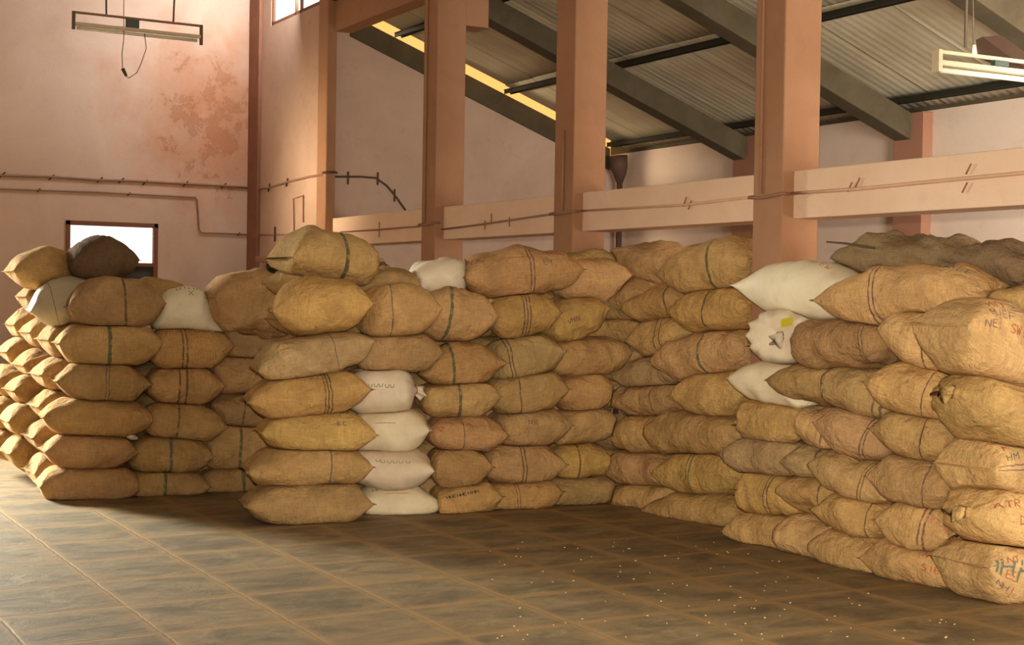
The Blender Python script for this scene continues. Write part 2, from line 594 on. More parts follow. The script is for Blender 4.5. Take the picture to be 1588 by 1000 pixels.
# wall in line with the pillars at the end bay, with a clerestory window and a green door
cx0, cx1, cz0 = -18.70, -16.92, 5.33
dx0, dx1, dz = -18.80, -17.95, 2.10
r = MB()
yb = Y_ROW + 0.32
r.box((-19.05, Y_ROW + 0.02, 0), (dx0, yb, cz0))
r.box((dx0, Y_ROW + 0.02, dz), (dx1, yb, cz0))
r.box((dx1, Y_ROW + 0.02, 0), (-16.92, yb, cz0))
r.box((-19.05, Y_ROW + 0.02, cz0), (cx0, yb, 7.6))
r.box((cx0, Y_ROW + 0.02, 6.6), (-16.92, yb, 7.6))
struct(r.build('wall_side', M_HALL))
cp = MB().box((X_END, Y_ROW - 0.03, 0), (-19.04, Y_ROW + 0.34, 7.6))
struct(cp.build('trim_1', M_PILD, bevel=0.01), 'dark brown corner pilaster where the two pink walls meet')
dr = MB()
for a, b in (((dx0, 0), (dx0 + 0.05, dz)), ((dx1 - 0.05, 0), (dx1, dz)), ((dx0, dz - 0.05), (dx1, dz))):
    dr.box((a[0], Y_ROW + 0.04, a[1]), (b[0], Y_ROW + 0.2, b[1]))
do = struct(dr.build('door_1', M_GREEN, bevel=0.004), 'green door half hidden behind the sacks near the corner')
MB().box((dx0 + 0.05, Y_ROW + 0.14, 0.01), (dx1 - 0.05, Y_ROW + 0.18, dz - 0.05)).build('door_panel', M_GREEN, do)
MB().box((dx0 - 0.08, Y_ROW - 0.1, dz + 0.02), (dx1 + 0.08, Y_ROW + 0.02, dz + 0.10)).build('door_hood', M_PIL, do, bevel=0.006)

# clerestory windows over the row
def clerestory(i, x0, x1):
    f = MB()
    y0, y1 = Y_ROW + 0.03, Y_ROW + 0.11
    z0, z1 = cz0, 6.6
    t = 0.05
    f.box((x0, y0, z0), (x1, y1, z0 + t)).box((x0, y0, z1 - t), (x1, y1, z1))
    f.box((x0, y0, z0), (x0 + t, y1, z1)).box((x1 - t, y0, z0), (x1, y1, z1))
    mx = x0 + (x1 - x0) * 0.5
    f.box((mx - 0.02, y0, z0), (mx + 0.02, y1, z1)).box((mx + 0.16, y0, z0), (mx + 0.20, y1, z1))
    o = struct(f.build('window_%d' % i, M_WOOD, bevel=0.004))
    p = MB()
    for a, b in ((x0 + t, mx - 0.02), (mx + 0.02, mx + 0.16), (mx + 0.20, x1 - t)):
        p.box((a, y0 + 0.035, z0 + t), (b, y0 + 0.045, z1 - t))
    p.build('pane', M_PANE2, o)
clerestory(2, cx0, cx1)

# pillars of the row
PX = [-16.92, -13.90, -11.16, -8.33, -5.5, -2.7, 0.1]
PW = 0.33
for i, x in enumerate(PX):
    p = MB()
    wd = 0.30 if i == 0 else PW
    p.box((x, Y_ROW, 0), (x + wd, Y_ROW + (0.13 if i == 0 else 0.34), 7.6))
    lab = ['salmon pillar at the left end of the row, beside the end-bay wall', 'salmon pillar behind the tall middle stack, second of the row',
           'salmon pillar behind the sacks at the inner corner, third of the row', 'large salmon pillar standing between the corner stack and the right stack'] + [''] * 3
    o = struct(p.build('pillar', M_PIL, bevel=0.012), lab[i] or None)
    if i == 1:
        MB().box((x + 0.02, Y_ROW + 0.34, 4.58), (x + wd - 0.02, Y_ROW + 0.62, 5.2)).build('corbel', M_PIL, o, bevel=0.01)
    if 0 < i < 5:
        # conduits running up the front of the pillar
        q = MB()
        top = 7.6 if i != 2 else 3.2
        xs = x + (0.10 if i != 2 else 0.17)
        q.tube([(xs, Y_ROW - 0.014, 2.48), (xs, Y_ROW - 0.014, top)], 0.013, 8)
        q.build('conduit', M_PIL, o, smooth=True)
# header and white tie beams between the pillars, one per bay
for i in range(6):
    x0 = PX[i] + (0.30 if i == 0 else PW)
    x1 = PX[i + 1]
    hb = MB().box((x0, Y_ROW + 0.1, 4.95), (x1, Y_ROW + 0.32, 5.33))
    struct(hb.build('header_beam', M_PIL, bevel=0.008))
    lab = ['peach tie beam between the two leftmost pillars', 'peach tie beam between the second and third pillars',
           'peach tie beam between the third pillar and the large pillar', 'peach tie beam to the right of the large pillar', None, None][i]
    tb = MB().box((x0, Y_ROW + 0.1, 2.295), (x1, Y_ROW + 0.40, 2.64))
    struct(tb.build('tie_beam', M_BEAM, bevel=0.008), lab)
    if i > 0:
        clerestory(i + 3, x0, x1)
    else:
        clerestory(3, x0, x1)

up = MB().box((-16.92, Y_ROW + 0.02, 6.6), (X_BACK, yb, 7.6))
struct(up.build('wall_upper', M_HALL))
# aisle walls
zr = lambda y: 3.84 + 0.363 * (11.0 - y)
g = MB()
g.prism([(X_AIS, Y_ROW + 0.13, 0), (X_AIS, Y_REAR + 0.2, 0), (X_AIS, Y_REAR + 0.2, zr(Y_REAR + 0.2) - 0.27), (X_AIS, Y_ROW + 0.13, zr(Y_ROW + 0.13) - 0.27)], (-0.22, 0, 0))
struct(g.build('wall_aisle', M_AISLE))
ra = MB().prism([(X_AIS + 0.03, Y_ROW + 0.34, zr(Y_ROW + 0.34) - 0.33), (X_AIS + 0.03, 11.0, zr(11.0) - 0.36),
                 (X_AIS + 0.03, 11.0, zr(11.0) - 0.062), (X_AIS + 0.03, Y_ROW + 0.34, zr(Y_ROW + 0.34) - 0.062)], (-0.25, 0, 0))
struct(ra.build('rafter', M_CONC, bevel=0.006), 'dark rafter along the top of the aisle end wall')
b = MB().box((X_AIS - 0.3, Y_REAR, 0), (X_BACK, Y_REAR + 0.2, 3.72))
struct(b.build('wall_rear', M_REAR))
for i in range(1, 7):
    x = -16.78 + 2.73 * i
    struct(MB().box((x, Y_REAR - 0.14, 0), (x + 0.42, Y_REAR, 3.70)).build('pilaster', wallpaint('rear_pillar_paint', (146, 102, 80), (158, 113, 90)).m if i == 1 else MATS['rear_pillar_paint'], bevel=0.008))
    x0, x1 = x + 0.06, x + 0.29
    ro = MB().hexa([(x0, 7.2, zr(7.2) - 0.40), (x1, 7.2, zr(7.2) - 0.40), (x1, 11.02, zr(11.02) - 0.42), (x0, 11.02, zr(11.02) - 0.42),
                    (x0, 7.2, zr(7.2) - 0.14), (x1, 7.2, zr(7.2) - 0.14), (x1, 11.02, zr(11.02) - 0.14), (x0, 11.02, zr(11.02) - 0.14)])
    struct(ro.build('rafter', M_CONC, bevel=0.008), ['', 'grey concrete rafter seen between the second and third pillars', 'grey concrete rafter passing behind the large pillar',
                                                       'grey concrete rafter at the top right corner', '', '', ''][i] or None)
# purlins: pairs of angles running the length of the aisle
for y, lab in ((10.93, 'steel eave purlin along the top of the rear wall'), (9.3, 'steel purlin halfway up the aisle roof'), (7.7, 'steel purlin under the high side of the aisle roof')):
    q = MB()
    z = zr(y)
    for dy in (-0.045, 0.045):
        q.box((-16.6, y + dy - 0.015, z - 0.030), (X_BACK, y + dy + 0.015, z - 0.022))
        q.box((-16.6, y + dy - 0.006, z - 0.08), (X_BACK, y + dy + 0.006, z - 0.022))
    po = struct(q.build('purlin', M_STEEL), lab)
    MB().box((-16.6, y - 0.036, z - 0.06), (X_BACK, y + 0.036, z - 0.054)).build('web_plate', M_PURLIN, po)
# aisle roof of corrugated cement sheets, two tiers
def sheets(y0, y1, lift):
    v, f = [], []
    x0, x1 = X_AIS + 0.16, X_BACK
    per = 0.11
    nx = int((x1 - x0) / per * 8)
    rows = 5
    for j in range(rows):
        y = y0 + (y1 - y0) * j / (rows - 1)
        for i in range(nx + 1):
            x = x0 + (x1 - x0) * i / nx
            k = math.floor((x + 0.511) / 1.022)
            v.append((x, y, zr(y) + 0.006 + lift + 0.0018 * math.cos(2 * PI * x / per) + (0.008 if k % 2 else 0)))
    for j in range(rows - 1):
        for i in range(nx):
            a = j * (nx + 1) + i
            f.append((a, a + 1, a + nx + 2, a + nx + 1))
    me = bpy.data.meshes.new('ceiling')
    me.from_pydata(v, [], f)
    me.materials.append(M_ROOF)
    for p in me.polygons:
        p.use_smooth = True
    o = bpy.data.objects.new('ceiling', me)
    COL.objects.link(o)
    s = o.modifiers.new('solid', 'SOLIDIFY')
    s.thickness = 0.007
    s.offset = 1
    struct(o)
sheets(Y_ROW + 0.36, 9.42, 0.014)
sheets(9.24, Y_REAR + 0.14, 0.0)
# closing flashing at the top of the rear wall
struct(MB().box((X_AIS - 0.3, Y_REAR + 0.02, 3.70), (X_BACK, Y_REAR + 0.2, 4.3)).build('trim_2', M_CONC))
struct(MB().box((X_AIS + 0.2, Y_ROW + 0.25, 5.30), (X_BACK, Y_ROW + 0.5, 5.5)).build('trim_3', M_CONC))
# rest of the shell, outside the picture
s = MB()
s.box((X_END, Y_LEFT - 0.2, 0), (X_BACK, Y_LEFT, 7.6))
struct(s.build('wall_left', M_HALL))
s = MB().box((X_BACK, Y_LEFT, 0), (X_BACK + 0.2, Y_REAR + 0.2, 7.6))
struct(s.build('wall_back', M_HALL))
struct(MB().box((X_END - 0.25, Y_LEFT - 0.2, 7.6), (X_BACK + 0.2, Y_ROW + 0.32, 7.75)).build('ceiling', M_ROOF))

# ------------------------------------------------------------------ conduits
def conduit(label, pts, r=0.014, mat=M_PIPE, clips=(), clipdir=(0, 0, 0.05), group='wall conduits', cmat=None):
    o = tag(MB().tube(pts, r, 8).build('conduit', mat, smooth=True), label, 'conduit', group)
    for c in clips:
        c = Vector(c)
        d = Vector(clipdir)
        MB().tube([c - d, c + d], 0.011 if cmat is None else 0.006, 6).build('clip', cmat or M_CLIP, o, smooth=True)
    return o
xw = X_END + 0.02
yw = Y_ROW + 0.005
P = lambda x, y: onX(x, y, xw)
Q = lambda x, y: onY(x, y, yw)
upper = [P(-30, 271), P(0, 272), P(75, 274), P(150, 279), P(215, 281), P(290, 285), P(345, 288), P(386, 291)]
conduit('upper conduit with dark clips across the pink end wall', upper, 0.016, M_PIPE, [P(4, 271), P(80, 275), P(155, 279), P(188, 280), P(225, 283), P(288, 285), P(347, 288)], (0, 0.035, 0.035))
conduit('lower thin conduit stepping down over the window to the corner', [P(-30, 292), P(0, 293), P(150, 298), P(303, 306), P(306, 310), P(309, 356), P(313, 361), P(350, 362), P(386, 364)], 0.011, M_PIPE,
        [P(60, 295), P(200, 301), P(370, 363)], (0, 0.02, 0.02))
conduit('conduit from the brown pilaster to the left end pillar', [Q(402, 293), Q(417, 291), Q(450, 281), Q(480, 274), Q(501, 271)], 0.016, M_PIPE, [Q(417, 291), Q(445, 283)], (0.03, 0, 0.05))
conduit('low conduit on the end-bay wall above the green door', [Q(402, 364.5), Q(427, 364), Q(456, 364), Q(476, 363), Q(498, 361)], 0.011, M_PIPE, [Q(426, 363)], (0, 0, 0.10))
conduit('hooked wire loop on the end-bay wall', [Q(452, 368), Q(456, 362), Q(455, 308), Q(462, 306), Q(470, 303), Q(470, 345)], 0.009, M_PIPE)
xa = X_AIS + 0.02
R_ = lambda x, y: onX(x, y, xa)
conduit('sagging conduit on the aisle wall beside the left end pillar', [R_(519, 274), R_(533, 274), R_(560, 274), R_(583, 276), R_(600, 288), R_(615, 306), R_(629, 326)], 0.013, M_CLIP,
        [R_(540, 276), R_(586, 277), R_(612, 303)], (0, 0.0, 0.08))
# service wire along the tie beams and round the pillars
yb_ = Y_ROW + 0.085
B_ = lambda x, y: onY(x, y, yb_)
conduit('service wire along the tie beam right of the left end pillar', [B_(528, 360), B_(590, 356), B_(651, 351)], 0.010, M_PIPE, [B_(588, 356)], (0, 0, 0.09), cmat=M_CLIP2)
conduit('service wire along the tie beam between second and third pillars', [B_(684, 356), B_(740, 349), B_(856, 332)], 0.010, M_PIPE, [B_(762, 338), B_(752, 349), B_(790, 344)], (0, 0, 0.045), cmat=M_CLIP2)
conduit('service wire along the tie beam left of the large pillar', [B_(900, 327), B_(1060, 318), B_(1167, 305)], 0.010, M_PIPE2, [B_(1062, 313), B_(1070, 318)], (0.02, 0, 0.035), cmat=M_CLIP2)
conduit('service wire along the tie beam right of the large pillar', [B_(1226, 300), B_(1330, 293), B_(1450, 281), B_(1588, 268), B_(1650, 262)], 0.012, M_PIPE2, [B_(1318, 290), B_(1330, 283), B_(1502, 262), B_(1496, 291)], (0.02, 0, 0.03), cmat=M_CLIP2)
for i, (lab, py) in enumerate((('wire looped round the second pillar', 351), ('wire looped round the third pillar', 330), ('wire looped round the large pillar', 304))):
    x = PX[i + 1]
    z = 2.47
    q = [(x - 0.02, Y_ROW + 0.055, z), (x - 0.02, Y_ROW - 0.02, z - 0.01), (x + 0.12, Y_ROW - 0.025, z - 0.02), (x + PW + 0.015, Y_ROW - 0.02, z), (x + PW + 0.015, Y_ROW + 0.055, z)]
    conduit(lab, q, 0.012, M_PIPE)
conduit('wire looped round the left end pillar', [(-16.66, Y_ROW - 0.02, 3.20), (-16.60, Y_ROW - 0.02, 3.20), (-16.60, Y_ROW + 0.12, 3.21), (-16.66, Y_ROW + 0.16, 3.21)], 0.016, M_CLIP)
# rainwater pipe in the corner of the aisle
dp = empty('downpipe', 'dark rainwater pipe with hopper in the aisle corner behind third pillar', 'pipe', loc=(-16.5, 11.05, 0))
c1 = Vector((-16.52, 11.06, 0))
MB().tube([(-0.02, 0.0, 0.0), (-0.02, 0.0, 3.35)], 0.04, 12).build('pipe', M_DOWN, dp, smooth=True)
MB().tube([(-0.02, 0, 3.3), (-0.02, 0, 3.42), (0.0, -0.03, 3.5), (0.02, -0.06, 3.66)], [0.045, 0.09, 0.12, 0.13], 12).build('hopper', M_DOWN, dp, smooth=True)

# ------------------------------------------------------------------ tube lamps
def lamp(name, label, a, b, rods, mat_top, gp, extra):
    a, b = Vector(a), Vector(b)
    t = (b - a).normalized()
    o = empty(name, label, 'lamp', 'hanging tube lamps', loc=a)
    L = (b - a).length
    zz = Vector((0, 0, 1))
    s_ = t.cross(zz).normalized()
    def bar(h0, h1, w_, x0, x1, nm, mat):
        q = []
        for z_ in (h0, h1):
            for xx, ss in ((x0, -w_), (x1, -w_), (x1, w_), (x0, w_)):
                q.append(t * xx + s_ * ss + zz * z_)
        return MB().hexa(q).build(nm, mat, o, bevel=0.003)
    bar(gp, gp + 0.025, 0.012, 0, L, 'top_rail', mat_top)
    bar(-0.005, 0.03, 0.03, 0.02, L - 0.02, 'batten', M_LAMP)
    MB().tube([t * 0.05 + s_ * -0.02 - zz * 0.03, t * (L - 0.05) + s_ * -0.02 - zz * 0.03], 0.019, 12).build('tube', M_TUBE, o, smooth=True)
    bar(-0.05, gp + 0.025, 0.014 if not extra else 0.035, -0.01, 0.025, 'end_bracket', M_LAMP if extra else M_ROD)
    bar(-0.08, gp + 0.025, 0.014 if not extra else 0.035, L - 0.025, L + 0.01, 'end_bracket', M_LAMP if extra else M_ROD)
    bar(0.035, gp, 0.022, L * 0.40, L * 0.50, 'choke', M_LAMPD)
    for f0, topp in rods:
        MB().tube([t * (L * f0) + zz * 0.14, Vector(topp) - a], 0.011, 6).build('hanger', M_ROD, o, smooth=True)
    return o, t, s_

XL = -16.2
la, lb = onX(113, 38, XL), onX(313, 60, XL)
lb.z = la.z
lo, lt, ls = lamp('tube_lamp', 'tube lamp hanging on two rods before the pink end wall', la, lb,
                  [(0.25, onX(158, -20, XL) + Vector((0, 0, 2.4 - 0.0))), (0.77, onX(280, -20, XL) + Vector((0, 0, 2.4)))], M_PIPE, 0.125, False)
for ch in lo.children:
    if ch.name.startswith('hanger'):
        pass
# loose flex under the lamp
def rel(x, y, X=XL):
    return onX(x, y, X) - la
MB().tube([rel(192, -140), rel(192, 60), rel(189, 84), rel(190, 106), rel(194, 117), rel(200, 121), rel(212, 113), rel(219, 98), rel(227, 75), rel(224, 52)], 0.005, 6).build('flex', M_ROD, lo, smooth=True)
MB().tube([rel(190, 106), rel(196, 118)], [0.022, 0.016], 8).build('plug', M_CLIP, lo, smooth=True)

ra_ = onX(1452, 100, -7.0)
rb_ = ra_ + Vector((0.06, 1.28, 0))
ro_, rt_, rs_ = lamp('tube_lamp', 'tube lamp with a white end cap hung under the aisle roof', ra_, rb_,
                     [(0.2, (ra_ + (rb_ - ra_) * 0.2) + Vector((0, 0, 0.9))), (0.8, (ra_ + (rb_ - ra_) * 0.8) + Vector((0, 0, 0.9)))], M_LAMP, 0.075, True)
sh = empty('lamp_shade', 'brown flat shade with a white cap beyond the aisle tube lamp', 'lamp', loc=onY(1515, 75, 8.9))
bs = sh.location
pts = [onY(1513, 62, 8.9) - bs, onY(1524, 57, 8.9) - bs, onY(1562, 85, 8.9) - bs, onY(1600, 112, 8.9) - bs, onY(1590, 122, 8.9) - bs, onY(1518, 90, 8.9) - bs]
MB().prism(pts[::-1], (0.05, 0.16, 0.02)).build('shade', M_BROWN, sh)
MB().tube([onY(1510, 70, 8.88) - bs, onY(1511, 86, 8.88) - bs], [0.02, 0.022], 10).build('cap', M_TUBE, sh, smooth=True)
MB().tube([onY(1508, -40, 8.88) - bs, onY(1510, 72, 8.88) - bs], 0.006, 6).build('hanger', M_ROD, sh, smooth=True)

# ------------------------------------------------------------------ sacks
NU, NV = 34, 36
SACKS = []


class Sack:
    pass


TINTS = {'j': (204, 167, 116), 'd': (192, 157, 110), 'y': (205, 168, 108), 'r': (203, 161, 112), 'g': (196, 166, 120), 'p': (216, 178, 126), 'k': (146, 124, 98), 'b': (112, 92, 72),
         'w': (236, 220, 194), 'wc': (238, 220, 190), 'wg': (214, 204, 180)}
BANDS = {'green': (66, 92, 72), 'dgreen': (56, 76, 62), 'blue': (82, 88, 96), 'purple': (104, 76, 80), 'dark': (86, 64, 50), 'grey': (84, 74, 60), 'yellow': (120, 110, 60)}
PLANES = {'A': ('X', -12.0), 'B': ('X', -10.14), 'C': ('Y', 6.86), 'D': ('Y', 6.66), 'E': ('X', -5.86)}


def sack(st, x0, y0, x1, y1, h, label, W=0.48, d=0.0, t='j', band=None, arch=0.0, q=0.62, p=2.9, tie=None, yaw=0.0, marks=(), lump=1.0,
         plane=None, group=None, hard=1.0, knot=(), tagged=None, taper=0.0, tail=None, n=2.4, dd=None, name=None):
    ax, c = plane or PLANES[st]
    f = onX if ax == 'X' else onY
    sg = -1 if ax == 'X' else 1        # depth direction away from the viewer
    if dd is None:
        dd = {'A': (0.05, -0.04), 'B': (0.09, -0.06), 'C': (-0.06, 0.08), 'D': (-0.07, 0.07)}.get(st, (0, 0)) if plane is None else (0, 0)
    a = f(x0, y0, c + sg * (d + dd[0]))
    b = f(x1, y1, c + sg * (d + dd[1]))
    mx, my = (x0 + x1) / 2, (y0 + y1) / 2
    cc = c + sg * (d + sum(dd) / 2)
    H = (f(mx, my - h / 2, cc) - f(mx, my + h / 2, cc)).length
    s = Sack()
    s.o = (a + b) / 2
    X = (b - a)
    s.L = X.length
    X.normalize()
    dep = Vector((-1, 0, 0)) if ax == 'X' else Vector((0, 1, 0))
    Yv = (dep - X * dep.dot(X)).normalized()
    Z = X.cross(Yv)
    if Z.z < 0:
        Z = -Z
    if yaw:
        rot = Matrix.Rotation(math.radians(yaw), 3, Z)
        X, Yv = rot @ X, rot @ Yv
    s.X, s.Y, s.Z = X, Yv, Z
    s.H, s.W = H * 1.17, W * 1.08
    s.L *= 1.02
    s.label, s.t, s.band, s.arch, s.q, s.p, s.tie, s.marks, s.lump = label, t, band, arch, q, p, tie or '', marks, lump
    if q == 0.62:
        s.q, s.p = 0.46 + 0.16 * ((len(SACKS) * 37 % 11) / 10), 3.0
    s.group = group
    s.taper = taper
    s.tail = tail
    s.hard, s.knot, s.tagged, s.n = hard, knot, tagged, n
    def along(px):
        t_ = (px - x0) / (x1 - x0)
        pt = f(px, y0 + (y1 - y0) * t_, cc - sg * W * 0.45)
        return (pt - a).dot(X) / (b - a).length
    s.along = along
    s.bx = (x0, x1)
    s.seed = len(SACKS)
    if 'L' in s.tie:
        # its gathered mouth looks at the viewer
        s.X = Vector((-0.50, 0.86, 0)).normalized()
        s.Y = Vector((-s.X.y, s.X.x, 0))
        s.Y = s.Y if s.Y.x < 0 else -s.Y
        s.Z = Vector((0, 0, 1))
        s.L = 0.62
        s.o = onY(1204, 522, 6.30) + s.X * 0.29
    s.st = st
    s.name = name
    SACKS.append(s)
    return s


def endsack(cx, cy, Xc, h, label, W=0.52, L=0.74, t='j', **kw):
    """a sack of the left stack's side, seen end-on; (cx, cy) is the middle of its visible end"""
    a = onX(cx, cy, Xc)
    s = sack('A', cx, cy, cx + 10, cy, h, label, W=W, t=t, plane=('X', Xc), **kw)
    s.o = a + Vector((0, L / 2 - 0.02, 0))
    s.L = L
    s.X = Vector((0, 1, 0))
    s.Y = Vector((-1, 0, 0))
    s.Z = Vector((0, 0, 1))
    return s


def B(x, colr, nl=1, wd=0.010, gap=0.02, slant=0.0):
    return (x, colr, nl, wd, gap, slant)


CRS = ['floor course', 'second course', 'third course', 'fourth course', 'fifth course', 'sixth course', 'top course']
GA, GS, GB, GC, GD = 'jute sacks on the left stack front', 'jute sacks on the left stack side', 'jute sacks of the middle stack', 'jute sacks of the corner stack', 'jute sacks of the right stack'
GW = 'white woven sacks'

# --- left stack, front (three columns)
LA = lambda look, k, col: '%s, left stack, %s, %s' % (look, CRS[k], col)
ca, cb_, cc_ = 'column at the sunlit corner', 'middle column', 'column beside the middle stack'
sack('A', 63, 751, 211, 749, 57, LA('plain brown jute sack', 0, ca), t='r', group=GA)
sack('A', 190, 752, 316, 750, 50, LA('brown sack with green band', 0, cb_), t='j', band=B(256, 'green', 1, 0.014), group=GA)
sack('A', 305, 752, 420, 748, 52, LA('brown sack with green band', 0, cc_), t='j', band=B(377, 'green', 1, 0.013), group=GA, d=0.03)
sack('A', 70, 698, 205, 699, 52, LA('plain rusty-brown sack with round lit end', 1, ca), t='r', q=0.6, group=GA)
sack('A', 194, 704, 320, 704, 56, LA('brown sack with bluish band', 1, cb_), t='j', band=B(265, 'blue', 1, 0.012), group=GA)
sack('A', 305, 690, 416, 690, 68, LA('bulky brown sack with green band', 1, cc_), t='j', band=B(373, 'green', 1, 0.012), group=GA, d=0.04)
sack('A', 68, 645, 229, 647, 56, LA('plain brown jute sack', 2, ca), t='r', group=GA)
sack('A', 214, 647, 341, 660, 52, LA('brown sack with faint green band', 2, cb_), t='r', band=B(277, 'green', 1, 0.008), group=GA)
sack('A', 322, 634, 422, 641, 50, LA('dull brown sack with dark band', 2, cc_), t='d', band=B(379, 'grey', 1, 0.008), group=GA, d=0.05)
sack('A', 88, 590, 226, 594, 57, LA('brown sack with thin purple lines', 3, ca), t='d', band=B(167, 'purple', 2, 0.004, 0.012), q=0.7, group=GA)
sack('A', 224, 597, 339, 596, 52, LA('reddish sack with two dark double stripes', 3, cb_), t='r', band=B(284, 'grey', 2, 0.008, 0.03), group=GA)
sack('A', 322, 578, 412, 580, 54, LA('reddish-brown plain sack', 3, cc_), t='r', group=GA, d=0.05)
sack('A', 92, 532, 241, 533, 64, LA('brown sack with wide green band', 4, ca), t='j', band=B(170, 'green', 1, 0.017), group=GA)
sack('A', 226, 542, 352, 534, 63, LA('brown sack with grey stripes and red marks', 4, cb_), t='r', band=B(286, 'grey', 2, 0.007, 0.018), group=GA,
     marks=[('MIN', 'red', 0.35, 140, 0.05), ('IHN', 'red', 0.70, 138, 0.05)])
sack('A', 330, 528, 428, 528, 52, LA('dull plain sack, partly hidden', 4, cc_), t='d', group=GA, d=0.05)
sack('A', 106, 476, 247, 470, 72, LA('dark-banded brown sack', 5, ca), t='d', band=B(194, 'grey', 1, 0.010), q=0.55, group=GA)
sack('A', 50, 480, 165, 452, 62, 'silvery white woven sack lying behind the corner top sack, left stack', t='wg', d=0.45, q=0.6, group=GW, band=B(84, 'grey', 1, 0.003))
sack('A', 232, 488, 349, 503, 60, 'humped white sack with red print on top of the left stack', t='w', arch=0.07, q=0.62, group=GW,
     marks=[('IIIIIIIII', 'scarlet', 0.55, 116, 0.04), ('X', 'grey', 0.52, 135, 0.06)])
sack('A', 196, 458, 292, 456, 40, 'rusty sack peeking out between the top sacks of the left stack', t='r', d=0.42, group=GA)
sack('A', 325, 462, 460, 488, 84, 'large slumped plain sack on the left stack beside the middle stack', t='d', plane=('X', -11.72), q=0.5, p=2.4, group=GA, arch=0.03, lump=1.5, W=0.55)
# tops behind
sack('A', 18, 420, 118, 412, 52, 'sunlit brown sack topmost at the far left of the left stack', t='j', plane=('X', -12.75), q=0.6, group=GA, W=0.5)
sack('A', 108, 404, 200, 404, 60, 'round dark sack standing against the small window', t='b', plane=('X', -12.42), q=0.42, p=2.2, group=GA, W=0.56)  # shade on this sack is put into its darker cloth tint
# --- left stack, side: sacks seen end-on
LS = lambda k, w_: 'sunlit end of a jute sack, left stack side, %s, %s' % (CRS[k], w_)
c2, c3, c4 = 'second from the corner', 'third from the corner', 'fourth from the corner'
XB, XC, XD = -12.56, -13.12, -13.68
endsack(52, 730, XB, 60, LS(0, c2), group=GS)
endsack(50, 676, XB, 54, LS(1, c2), group=GS)
endsack(57, 628, XB, 52, LS(2, c2), group=GS)
endsack(62, 580, XB, 54, LS(3, c2), group=GS)
endsack(72, 526, XB, 62, LS(4, c2), group=GS)
endsack(13, 700, XC, 58, LS(0, c3), group=GS)
endsack(12, 651, XC, 54, LS(1, c3), group=GS)
endsack(20, 604, XC, 50, LS(2, c3), group=GS)
endsack(34, 565, XC, 48, LS(3, c3), group=GS)
endsack(44, 515, XC, 52, LS(4, c3), group=GS)
endsack(-18, 688, XD, 54, LS(0, c4), group=GS)
endsack(-16, 640, XD, 52, LS(1, c4), group=GS)
endsack(-8, 592, XD, 50, LS(2, c4), group=GS)
endsack(8, 545, XD, 48, LS(3, c4), group=GS)
endsack(20, 503, XD, 50, LS(4, c4), group=GS)
endsack(38, 460, -13.0, 54, 'sunlit round sack end under the topmost far-left sack', group=GS, L=0.66)

# --- middle stack: five columns, plus the white column
LB = lambda look, k, col: '%s, middle stack, %s, %s' % (look, CRS[k], col)
b1, b2, b3, b4, b5 = 'leftmost column', 'white-sack column', 'column right of the white sacks', 'fourth column', 'last column before the corner'
sack('B', 382, 780, 566, 776, 60, LB('long plain brown sack', 0, b1), t='d', q=0.6, group=GB, dd=(0.06, -0.13))
sack('B', 386, 728, 565, 720, 56, LB('brown sack with faint blue stripe', 1, b1), t='j', band=B(512, 'blue', 1, 0.006), group=GB, arch=0.02, dd=(0.06, -0.13))
sack('B', 406, 668, 572, 671, 58, LB('plain ochre sack with pointed end', 2, b1), t='y', group=GB, marks=[('BC', 'green', 0.75, 150, 0.05)], dd=(0.06, -0.13))
sack('B', 387, 620, 564, 601, 61, LB('ochre sack with three dark lines', 3, b1), t='y', band=B(507, 'dark', 3, 0.005, 0.022), group=GB, dd=(0.06, -0.13))
sack('B', 400, 570, 568, 526, 63, LB('pale ochre sack tilted up', 4, b1), t='g', band=B(517, 'dark', 1, 0.003), group=GB, dd=(0.06, -0.13))
sack('B', 424, 480, 568, 470, 75, LB('plump ochre sack', 5, b1), t='y', q=0.65, group=GB, hard=1.3, dd=(0.06, -0.13))
WL = lambda look: '%s, white column of the middle stack' % look
sack('B', 542, 778, 676, 780, 60, WL('white sack with pink line, on the floor'), t='wc', d=0.14, group=GW, q=0.95, p=2.2,
     marks=[('HMEHMEH', 'grey', 0.48, 128, 0.045), ('-------', 'pink', 0.55, 150, 0.03)])
sack('B', 538, 722, 668, 726, 54, WL('white sack with scalloped stitching, second up'), t='wc', dd=(0.17, -0.11), group=GW, marks=[('UUUUUU', 'grey', 0.55, 156, 0.055)])
sack('B', 536, 669, 662, 663, 58, WL('white sack with a rounded seam end, third up'), t='wc', dd=(0.17, -0.11), group=GW, q=0.5, marks=[('---------', 'grey', 0.5, 158, 0.02)])
sack('B', 534, 606, 652, 604, 63, WL('white sack with gathered ruffled mouth, topmost'), t='wc', dd=(0.17, -0.11), group=GW, q=0.45, tie='r', marks=[('UUUUU', 'grey', 0.5, 165, 0.05)])
sack('B', 545, 548, 674, 545, 61, LB('shaded plain sack on top of the white ones', 4, b2), t='d', d=0.05, group=GB)
sack('B', 548, 488, 672, 478, 73, LB('brown sack with dark curved stripe', 5, b2), t='j', band=B(620, 'blue', 1, 0.005, 0.02, 0.05), q=0.55, group=GB)
sack('B', 668, 782, 766, 764, 50, LB('sack with black stencil line', 0, b3), t='j', group=GB, marks=[('HHEHHEHHH', 'black', 0.52, 150, 0.035)])
sack('B', 664, 722, 754, 720, 57, LB('plain crumpled sack', 1, b3), t='d', group=GB, lump=1.6)
sack('B', 660, 670, 774, 672, 53, LB('sack with small red mark', 2, b3), t='r', band=B(719, 'purple', 1, 0.004), group=GB, marks=[('Q', 'red', 0.25, 160, 0.06)])
sack('B', 650, 618, 763, 612, 56, LB('sack with wide grey-green band', 3, b3), t='j', band=B(713, 'green', 1, 0.014), group=GB)
